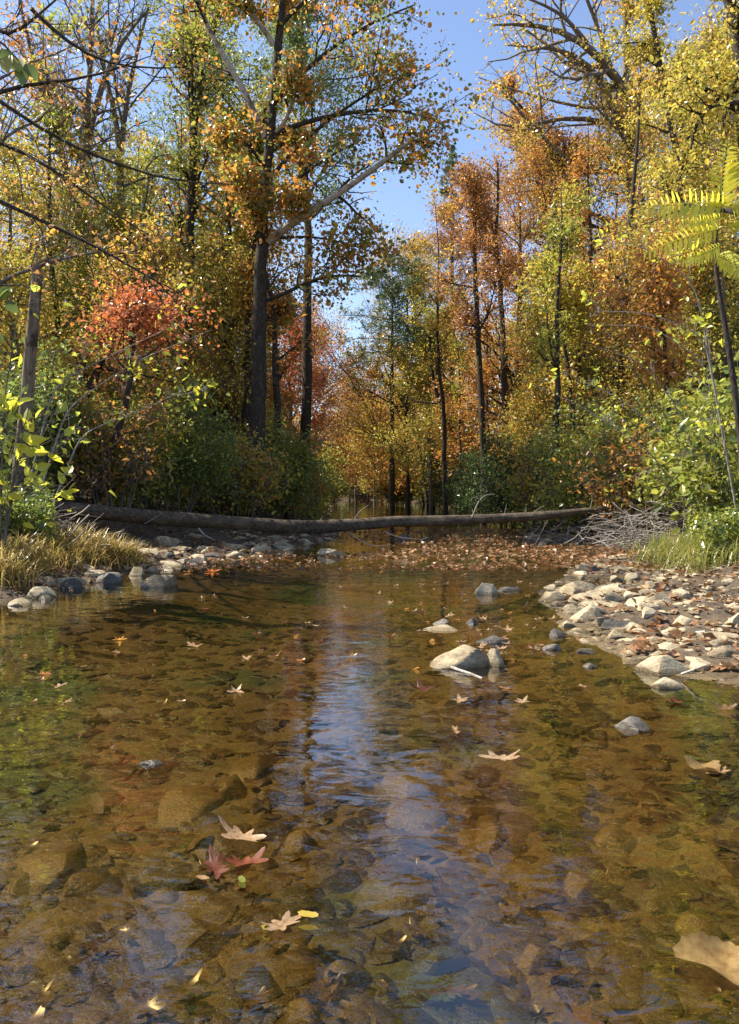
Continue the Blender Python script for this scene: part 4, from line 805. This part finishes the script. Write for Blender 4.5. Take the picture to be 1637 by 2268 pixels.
# unnamed small stones: prototypes copied
rng = np.random.default_rng(77)
def protos(mat, n, nm, flat=.5):
    out = []
    for i in range(n):
        V = rock_shape(np.random.default_rng(900 + i + len(nm)), ICO_V, 10, .06, .05); me = mesh(nm, V, ICO_F, mat, smooth=True, sharp=40); out.append(me)
    return out
def scatter(nm, mat, n, spot, smin, smax, label, group, flat=(.25, .5), sink=.3, zabove=None, cat='stone'):
    pr = protos(mat, 7, nm); used = set()
    for i in range(n):
        x, y = spot(rng); s = rng.uniform(smin, smax) * (1 if rng.uniform() < .8 else 1.4); k = i % 7
        o = pr[k] if k not in used else pr[k].copy()
        if k in used: C.objects.link(o)
        used.add(k); z = G0(x, y); f = rng.uniform(*flat); o.location = (x, y, z - s * f * sink); o.scale = (s, s * rng.uniform(.6, 1), s * f); o.rotation_euler = (rng.normal() * .1, rng.normal() * .1, rng.uniform(0, 6.28))
        tag(o, label, cat, group)
def in_box(x0, x1, y0, y1, cond):
    def f(r):
        while True:
            x, y = r.uniform(x0, x1), r.uniform(y0, y1)
            if cond(x, y, G0(x, y)): return x, y
    return f
scatter('small_stone', M_rock, 120, in_box(1.9, 6, 5.5, 13.5, lambda x, y, z: -.03 < z < .25), .09, .27, 'small pale stone lying loose among the larger rocks of the right-hand bar', 'small loose stones of the right bar', flat=(.15, .38))
scatter('shore_stone', M_rock, 95, in_box(-5.2, .2, 9.5, 24, lambda x, y, z: -.03 < z < .3), .15, .5, 'flat grey-brown stone of the left shore between the grasses and the log', 'flat stones of the left shore', flat=(.15, .35))
scatter('submerged_cobble', M_sub, 110, in_box(-4.2, 3.2, 1.9, 9.5, lambda x, y, z: z < -.12 and abs(x) < y * .55 + .3), .12, .36, 'small brown silted stone lying under the clear water', 'small silted stones under water', flat=(.1, .24), sink=.4)
# fine gravel (uncountable)
def gravel(nm, mat, n, spot, smin, smax, seed, fl=(.15, .4), label='loose gravel'):
    rng = np.random.default_rng(seed); base = [rock_shape(np.random.default_rng(50 + i), ICO2_V, 8, .15, .06) for i in range(12)]
    V, F, o = [], [], 0
    x, y = spot(rng, n); z = ground(x, y); n = len(x)
    for i in range(n):
        s = rng.uniform(smin, smax) ** 1.0; a = rng.uniform(0, 6.28); v = base[i % 12] * [s, s * rng.uniform(.45, 1), s * rng.uniform(*fl)]
        tx, ty = rng.normal() * .09, rng.normal() * .09; v[:, 2] += v[:, 0] * tx + v[:, 1] * ty
        v = np.stack([v[:, 0] * math.cos(a) - v[:, 1] * math.sin(a), v[:, 0] * math.sin(a) + v[:, 1] * math.cos(a), v[:, 2]], 1) + [x[i], y[i], z[i] - s * .06]
        V.append(v); F.append(ICO2_F + o); o += len(v)
    tag(mesh(nm, np.concatenate(V), np.concatenate(F), mat, smooth=True, sharp=35), label, 'gravel', kind='stuff')
def sp_bed(r, n):
    y = 1.7 + 9 * r.uniform(0, 1, n) ** 1.6; x = r.uniform(-1, 1, n) * (y * .52 + .25); z = ground(x, y); k = z < -.05; return x[k], y[k]
gravel('bed_gravel', M_sub, 5200, sp_bed, .04, .27, 1, fl=(.05, .13), label='brown silty pebbles covering the stream bed')
def sp_bar(r, n):
    y = r.uniform(4.5, 16, n); x = r.uniform(1.8, 7, n); z = ground(x, y); k = (z > -.06) & (z < .3) & (x < y * .55); return x[k], y[k]
gravel('bar_gravel', M_rock, 2900, sp_bar, .03, .17, 2, fl=(.1, .26), label='pale pebbles between the rocks of the right-hand bar')
def sp_left(r, n):
    y = r.uniform(8, 26, n); x = r.uniform(-6, .5, n); z = ground(x, y); k = (z > -.08) & (z < .4); return x[k], y[k]
gravel('shore_gravel', M_rockdark, 2500, sp_left, .03, .12, 3, label='dark pebbles along the left shore')
# ------------------------------------------------------------------ grasses
def grass(nm, n, spots, h, pal, label, seed, w=.008):
    rng = np.random.default_rng(seed); c = spots(rng, n); x, y = c; z = ground(x, y); n = len(x)
    a = rng.uniform(0, 6.28, n); bend = rng.uniform(.4, 1.5, n); hh = h * rng.uniform(.5, 1.15, n); dx, dy = np.cos(a), np.sin(a); px, py = -dy, dx
    V = []
    for t, ww in ((0, 1), (.4, .9), (.75, .6), (1, .08)):
        fx = bend * hh * t ** 1.8 * .9; fz = hh * (t - .45 * bend * t ** 2.5); hw = w * ww * rng.uniform(.7, 1.2, n)
        for s in (-1, 1): V.append(np.stack([x + dx * fx + px * hw * s, y + dy * fx + py * hw * s, z + fz], 1))
    V = np.stack(V, 1); b = np.arange(n)[:, None] * 8; F = np.concatenate([b + [0, 1, 3, 2], b + [2, 3, 5, 4], b + [4, 5, 7, 6]], 1).reshape(-1, 4)
    t = np.repeat(rng.uniform(0, 1, n), 3); tag(mesh(nm, V.reshape(-1, 3), F, L[pal], attr=t), label, 'grass', kind='stuff')
def clumps(cs, sp):
    def f(r, n):
        k = r.integers(0, len(cs), n); c = np.array(cs)[k]; return c[:, 0] + r.normal(size=n) * sp, c[:, 1] + r.normal(size=n) * sp * .8
    return f
def gp(u, v, z):
    zz = .3
    for _ in range(12): q = GW(u, v, zz); zz = zz * .6 + .4 * max(G0(q[0], q[1]), .05)
    return (q[0], q[1])
lc = [gp(u, v, .45) for u, v in [(10, 1250), (60, 1225), (110, 1230), (150, 1225), (200, 1230), (240, 1235), (90, 1205), (160, 1210), (215, 1215), (265, 1235), (20, 1290), (70, 1255), (130, 1250), (0, 1270), (185, 1245), (235, 1248), (275, 1240)]]
grass('dry_grass', 3400, clumps(lc, .17), .5, 'grass', 'yellowed drooping grass on the left bank below the log', 1)
rc = [gp(u, v, .4) for u, v in [(1470, 1235), (1500, 1245), (1540, 1250), (1580, 1250), (1620, 1245), (1560, 1220), (1600, 1215), (1640, 1230), (1500, 1225), (1530, 1230)]]
grass('green_grass', 1300, clumps(rc, .28), .62, 'grass_green', 'green and straw-coloured grass on the right bank beside the rocks', 2)
def bankspots(sign):
    def f(r, n):
        y = 12 + 80 * r.uniform(0, 1, n) ** 1.6; x = sign * r.uniform(0.5, 1, n) ** .5 * (y * .58); z = ground(x, y); k = (z > .15) & (np.abs(x) < y * .56); return x[k], y[k]
    return f
for s, nm in ((-1, 'left bank'), (1, 'right bank')):
    r = np.random.default_rng(80 + s); x, y = bankspots(s)(r, 90000); z = ground(x, y) + r.uniform(0, 1, len(x)) ** 1.5 * (.6 + y * .012)
    V, F, t = leaf_quads(np.stack([x, y, z], 1), .085, r, upb=.8); tag(mesh('ground_cover', V, F, L['green' if s < 0 else 'bush'], attr=t), 'low weeds and seedlings on the ' + nm, 'undergrowth', kind='stuff')
r = np.random.default_rng(95); n = 60000; y = r.uniform(26, 95, n); sgn = r.choice([-1, 1], n); x = np.where(sgn < 0, np.interp(y, YL, XL), np.interp(y, YR, XR)) + sgn * r.uniform(.2, 7, n) ; k = (y < 84) | True; x = np.where(y > 84, r.uniform(-9, 12, n), x); z = ground(x, y); k = z > .08; x, y, z = x[k], y[k], z[k]
bump_ = np.clip(vnoise(x * .6, y * .5, 4) * 1.5 - .1, .1, 1); V, F, t = leaf_quads(np.stack([x, y, z + r.uniform(0, 1, len(x)) * (.5 + y * .022) * bump_], 1), .16, r, upb=.6); tag(mesh('shore_undergrowth', V, F, L['bush'], attr=t), 'green and olive undergrowth along the far shores of the stream', 'undergrowth', kind='stuff')
# leaf litter on the ground
r = np.random.default_rng(90); n = 45000; y = 5 + 45 * r.uniform(0, 1, n) ** 1.3; x = r.uniform(-1, 1, n) * (y * .55 + 1); z = ground(x, y); k = (z > .015) & ((x < 1.5) | (y > 13.5) | (z > .4) | (r.uniform(size=n) < .5)); x, y, z = x[k], y[k], z[k]
V, F, t = leaf_quads(np.stack([x, y, z + .02], 1), .085, r, upb=2.5, asp=.8); tag(mesh('leaf_litter', V, F, L['dry'], attr=t), 'fallen brown leaves lying on both banks', 'leaf litter', kind='stuff')
# ------------------------------------------------------------------ floating leaves
def lobed(kind, rng, size=1.0, curl=.25):
    n = 44; a = np.linspace(0, 2 * np.pi, n, endpoint=False)
    if kind == 'oak': r = .30 + .16 * np.abs(np.cos(a)) ** 1.5 + .13 * np.cos(a * 7) ; sx, sy = .62, 1.0
    elif kind == 'maple': r = .34 + .17 * np.cos(a * 5) + .05 * np.cos(a * 15); sx, sy = 1, .95
    elif kind == 'broad': r = .40 + .05 * np.cos(a * 3 + .5) + .015 * np.cos(a * 17); sx, sy = .8, 1.05
    else: r = .42 + .02 * np.cos(a * 9); sx, sy = .5, 1.0
    r = r * (1 + rng.normal(size=n) * .03); rings = []
    for f in (.33, .66, 1.0): rings.append(np.stack([np.sin(a) * r * f * sx, np.cos(a) * r * f * sy, np.zeros(n)], 1))
    V = np.vstack([[[0, 0, 0]], *rings]); R2 = np.linalg.norm(V[:, :2], axis=1)
    ph = rng.uniform(0, 6.28); V[:, 2] = curl * R2 ** 2 * (1.2 + np.sin(np.arctan2(V[:, 1], V[:, 0]) * 3 + ph)) + .05 * np.abs(V[:, 0]) 
    F = []
    for j in range(n): F.append([0, 1 + j, 1 + (j + 1) % n, 0][:3] + [1 + (j + 1) % n])
    Q = []
    for q in range(2):
        for j in range(n): Q.append([1 + q * n + j, 1 + (q + 1) * n + j, 1 + (q + 1) * n + (j + 1) % n, 1 + q * n + (j + 1) % n])
    T3 = np.array([[0, 1 + j, 1 + (j + 1) % n] for j in range(n)]); Q = np.array(Q); T = np.vstack([T3, Q[:, [0, 1, 2]], Q[:, [0, 2, 3]]])
    return V * size, T
def sunken():
    r = np.random.default_rng(93); n = 420; y = 1.8 + 10 * r.uniform(0, 1, n) ** 1.4; x = r.uniform(-1, 1, n) * (y * .52 + .3); z = ground(x, y); VV, FF, TT, o = [], [], [], 0
    pr = [lobed(kk, np.random.default_rng(30 + q), 1, .35) for q, kk in enumerate(['oak', 'maple', 'plain', 'oak', 'plain'])]
    for i in range(n):
        if z[i] > -.06: continue
        V, T = pr[i % 5]; s = r.uniform(.06, .15); a = r.uniform(0, 6.28); V = V * s; V = np.stack([V[:, 0] * math.cos(a) - V[:, 1] * math.sin(a), V[:, 0] * math.sin(a) + V[:, 1] * math.cos(a), V[:, 2] + V[:, 0] * r.normal() * .2], 1) + [x[i], y[i], z[i] + .045]
        VV.append(V); FF.append(T + o); TT.append(np.full(len(T), r.uniform(0, .55))); o += len(V)
    tag(mesh('sunken_leaves', np.concatenate(VV), np.concatenate(FF), L['sunk'], attr=np.concatenate(TT), smooth=True), 'brown leaves sunk on the stream bed', 'leaf litter', kind='stuff')
sunken()
def big_leaf(u, v, w, kind, pal, tone, label, seed, curl=.5, rz=0, name='floating_leaf', z=.008, tilt=(0, 0)):
    curl *= .5; tilt = (tilt[0] * .4, tilt[1] * .4)
    rng = np.random.default_rng(seed); p = GW(u, v, 0); s = w / FOC * p[1] / .85; V, T = lobed(kind, rng, s, curl)
    V[:, 2] = np.minimum(V[:, 2], s * .35)
    o = mesh(name, V, T, L[pal], smooth=True, attr=np.full(len(T), tone), loc=[p[0], p[1], z]); o.rotation_euler = (tilt[0], tilt[1], rz)
    return tag(o, label, 'leaf')
big_leaf(535, 1858, 95, 'oak', 'pale', .5, 'pale curled oak leaf floating upper of the pair left of centre', 1, .9, 1.1)
big_leaf(480, 1925, 80, 'oak', 'wet', .1, 'dark red-brown oak leaf floating below the pale curled one', 2, 1.0, .5, tilt=(.3, 0))
big_leaf(545, 1915, 80, 'oak', 'wet', .5, 'reddish curled leaf touching the dark red-brown oak leaf', 3, 1.0, 2.0, tilt=(.2, .2))
big_leaf(450, 1948, 34, 'plain', 'pale', .6, 'small pale leaf at the left of the red-brown leaves', 4, .4, 1.2)
big_leaf(536, 1952, 32, 'plain', 'lime', .0, 'small greenish oval leaf below the reddish curled leaf', 5, .3, .5)
big_leaf(625, 2052, 85, 'oak', 'pale', .8, 'pale pinkish oak leaf floating at lower centre-left', 6, .6, -.9)
big_leaf(683, 2038, 50, 'plain', 'yellow', .5, 'slender yellow leaf lying over the tip of the pinkish oak leaf', 7, .3, 1.3, z=.02)
big_leaf(592, 2064, 34, 'plain', 'yellow', .4, 'small yellowish leaf at the left tip of the pinkish oak leaf', 8, .3, 1.0, z=.014)
big_leaf(1590, 2140, 175, 'broad', 'tan', .5, 'very large tan leaf with a raised fold at the bottom right edge', 9, 1.3, 1.2, tilt=(.2, -.3))
big_leaf(1560, 1705, 75, 'broad', 'tan', .4, 'curled tan leaf floating near the right edge', 10, 1.1, .9)
big_leaf(1590, 1712, 50, 'oak', 'pale', .7, 'flat tan leaf right of the curled one', 11, .3, 1.9)
big_leaf(1108, 1682, 72, 'oak', 'pale', .3, 'thin cream leaf floating right of the stream middle', 12, .7, 1.4)
big_leaf(1010, 1622, 26, 'oak', 'pale', .6, 'small pale leaf standing up in the water above the cream one', 13, 1.2, .4, tilt=(.8, 0))
big_leaf(938, 1530, 52, 'maple', 'wet', .0, 'dark maple leaf with upturned points below the lone boulder', 14, 1.4, .4)
big_leaf(776, 1455, 24, 'maple', 'rust', .2, 'dark brown leaf on the bright sky reflection', 15, 1.2, 1)
big_leaf(100, 1494, 26, 'maple', 'red', .4, 'red and cream leaf floating near the left edge', 16, .8, 2)
big_leaf(265, 1418, 28, 'maple', 'orange', .6, 'bright orange leaf on dark water at left', 17, .7, 1)
big_leaf(430, 1432, 36, 'oak', 'pale', .6, 'cream leaf right of the bright orange one', 18, .7, .9)
big_leaf(1605, 1572, 44, 'maple', 'rust', .0, 'dark brown leaf near the right edge of the pool', 19, 1.0, .9)
big_leaf(470, 1266, 30, 'maple', 'red', .7, 'red-orange leaf at the left shore', 20, .8, .9)
big_leaf(420, 1268, 22, 'maple', 'orange', .4, 'orange leaf left of the red-orange shore leaf', 21, .8, .3)
big_leaf(1300, 2225, 110, 'oak', 'rust', .3, 'brown leaf sunk at the bottom edge right of centre', 22, .2, .3, name='sunken_leaf', z=-.05)
# many floating leaves: one mesh kind each, copies as own objects
rng = np.random.default_rng(123); lp = []
for k in range(8):
    V, T = lobed(['oak', 'maple', 'maple', 'plain'][k % 4], np.random.default_rng(k), 1, .5); pal = ['dry', 'wet', 'pale', 'dry', 'dry', 'pale', 'dry', 'orange'][k]
    lp.append(mesh('floating_leaf', V, T, L[pal], smooth=True, attr=np.full(len(T), rng.uniform(.2, .9))))
pos = []
while len(pos) < 265:
    q = rng.uniform()
    if q < .55: u, v = rng.uniform(560, 1480), rng.uniform(1200, 1262)
    elif q < .85: u, v = rng.uniform(820, 1300), rng.uniform(1262, 1440)
    else: u, v = rng.uniform(0, 1637), rng.uniform(1290, 1560)
    g = GW(u, v, 0)
    if G0(g[0], g[1]) < -.005: pos.append(g)
pos.sort(key=lambda g: g[1])
for i, g in enumerate(pos):
    o = lp[i] if i < 8 else lp[rng.integers(0, 8)].copy()
    if i >= 8: C.objects.link(o)
    s = rng.uniform(.05, .13); o.location = (g[0], g[1], .006); o.scale = (s, s, s * rng.uniform(.5, 1.2)); o.rotation_euler = (rng.normal() * .12, rng.normal() * .12, rng.uniform(0, 6.28))
    tag(o, 'small dry autumn leaf floating on the water, one of the drifting scatter', 'leaf', 'drifting leaves scattered on the water')
n = 13000; u = rng.uniform(420, 1560, n); v = 1172 + rng.uniform(0, 1, n) ** 1.25 * 88; P = np.array([GW(a, b, 0) for a, b in zip(u, v)])
den = fbm(P[:, 0] * .8, P[:, 1] * .9, 4) * 1.6 + .5 + np.clip((P[:, 0] - 2) * .1, -.3, .4); k = (ground(P[:, 0], P[:, 1]) < .05) & (rng.uniform(size=n) < den); P = P[k]; P[:, 2] = .008
V, F, t = leaf_quads(P, .085, rng, upb=3.5, asp=.85); tag(mesh('leaf_raft', V, F, L['dry'], attr=t), 'carpet of fallen leaves floating on the shallows by the log', 'leaf litter', kind='stuff')
# dead stick by the boulder
q = resample(np.array([GW(975, 1466, .02), GW(1010, 1482, .01), GW(1045, 1492, .0), GW(1068, 1502, .0)]), 10)[None]; v, f = tubes(q, np.full((1, 10), .018) * np.linspace(1, .4, 10), 6)
tag(mesh('stick', v, f, B['pale'], smooth=True), 'pale bent stick at the foot of the lone boulder', 'stick')
q = resample(np.array([GW(1510, 1492, .03), GW(1545, 1480, .1), GW(1565, 1472, .13)]), 8)[None]; v, f = tubes(q, np.full((1, 8), .010), 6)
tag(mesh('stick', v, f, B['pale'], smooth=True), 'thin pale stick beside the big right boulder', 'stick')
# ------------------------------------------------------------------ far woods
def woods(nm, x0, x1, y0, y1, n, hfun, pals, seed, size, label):
    rng = np.random.default_rng(seed); nc = 260
    for pal in pals: 
        cx = rng.uniform(x0, x1, nc); cyy = rng.uniform(y0, y1, nc); hz = hfun(cx) * rng.uniform(.25, 1, nc); k = rng.integers(0, nc, n); rr = 2.4
        dlt = norm(rng.normal(size=(n, 3))) * rng.uniform(.3, 1, n)[:, None] * rr; x = cx[k] + dlt[:, 0]; y = cyy[k] + dlt[:, 1]; z = ground(cx, cyy)[k] * .8 + hz[k] + dlt[:, 2] * .8
        V, F, t = leaf_quads(np.stack([x, y, z], 1), size, rng); tone = np.clip(rng.uniform(0, 1, nc)[k] * .6 + rng.uniform(0, 1, n) * .4, 0, 1); NLEAF[0] += n
        tag(mesh(nm, V, F, L[pal], attr=tone), label + ' in ' + pal + ' leaf', 'woods', kind='stuff')
woods('distant_woods', -62, -6, 58, 80, 16000, lambda x: 6 + np.clip(-x - 6, 0, 30) * .3, ['gold', 'rust', 'olive'], 1, .36, 'far-off mass of autumn woods behind the left bank')
woods('distant_woods', 6, 62, 66, 85, 16000, lambda x: 14 + np.clip(x - 6, 0, 30) * .2, ['gold', 'orange', 'olive'], 2, .36, 'far-off mass of autumn woods behind the right bank')
woods('distant_woods', -10, 10, 100, 120, 7000, lambda x: 7 + x * .3, ['gold', 'rust'], 3, .42, 'far-off autumn woods beyond the end of the stream')
print('LEAVES', NLEAF[0])
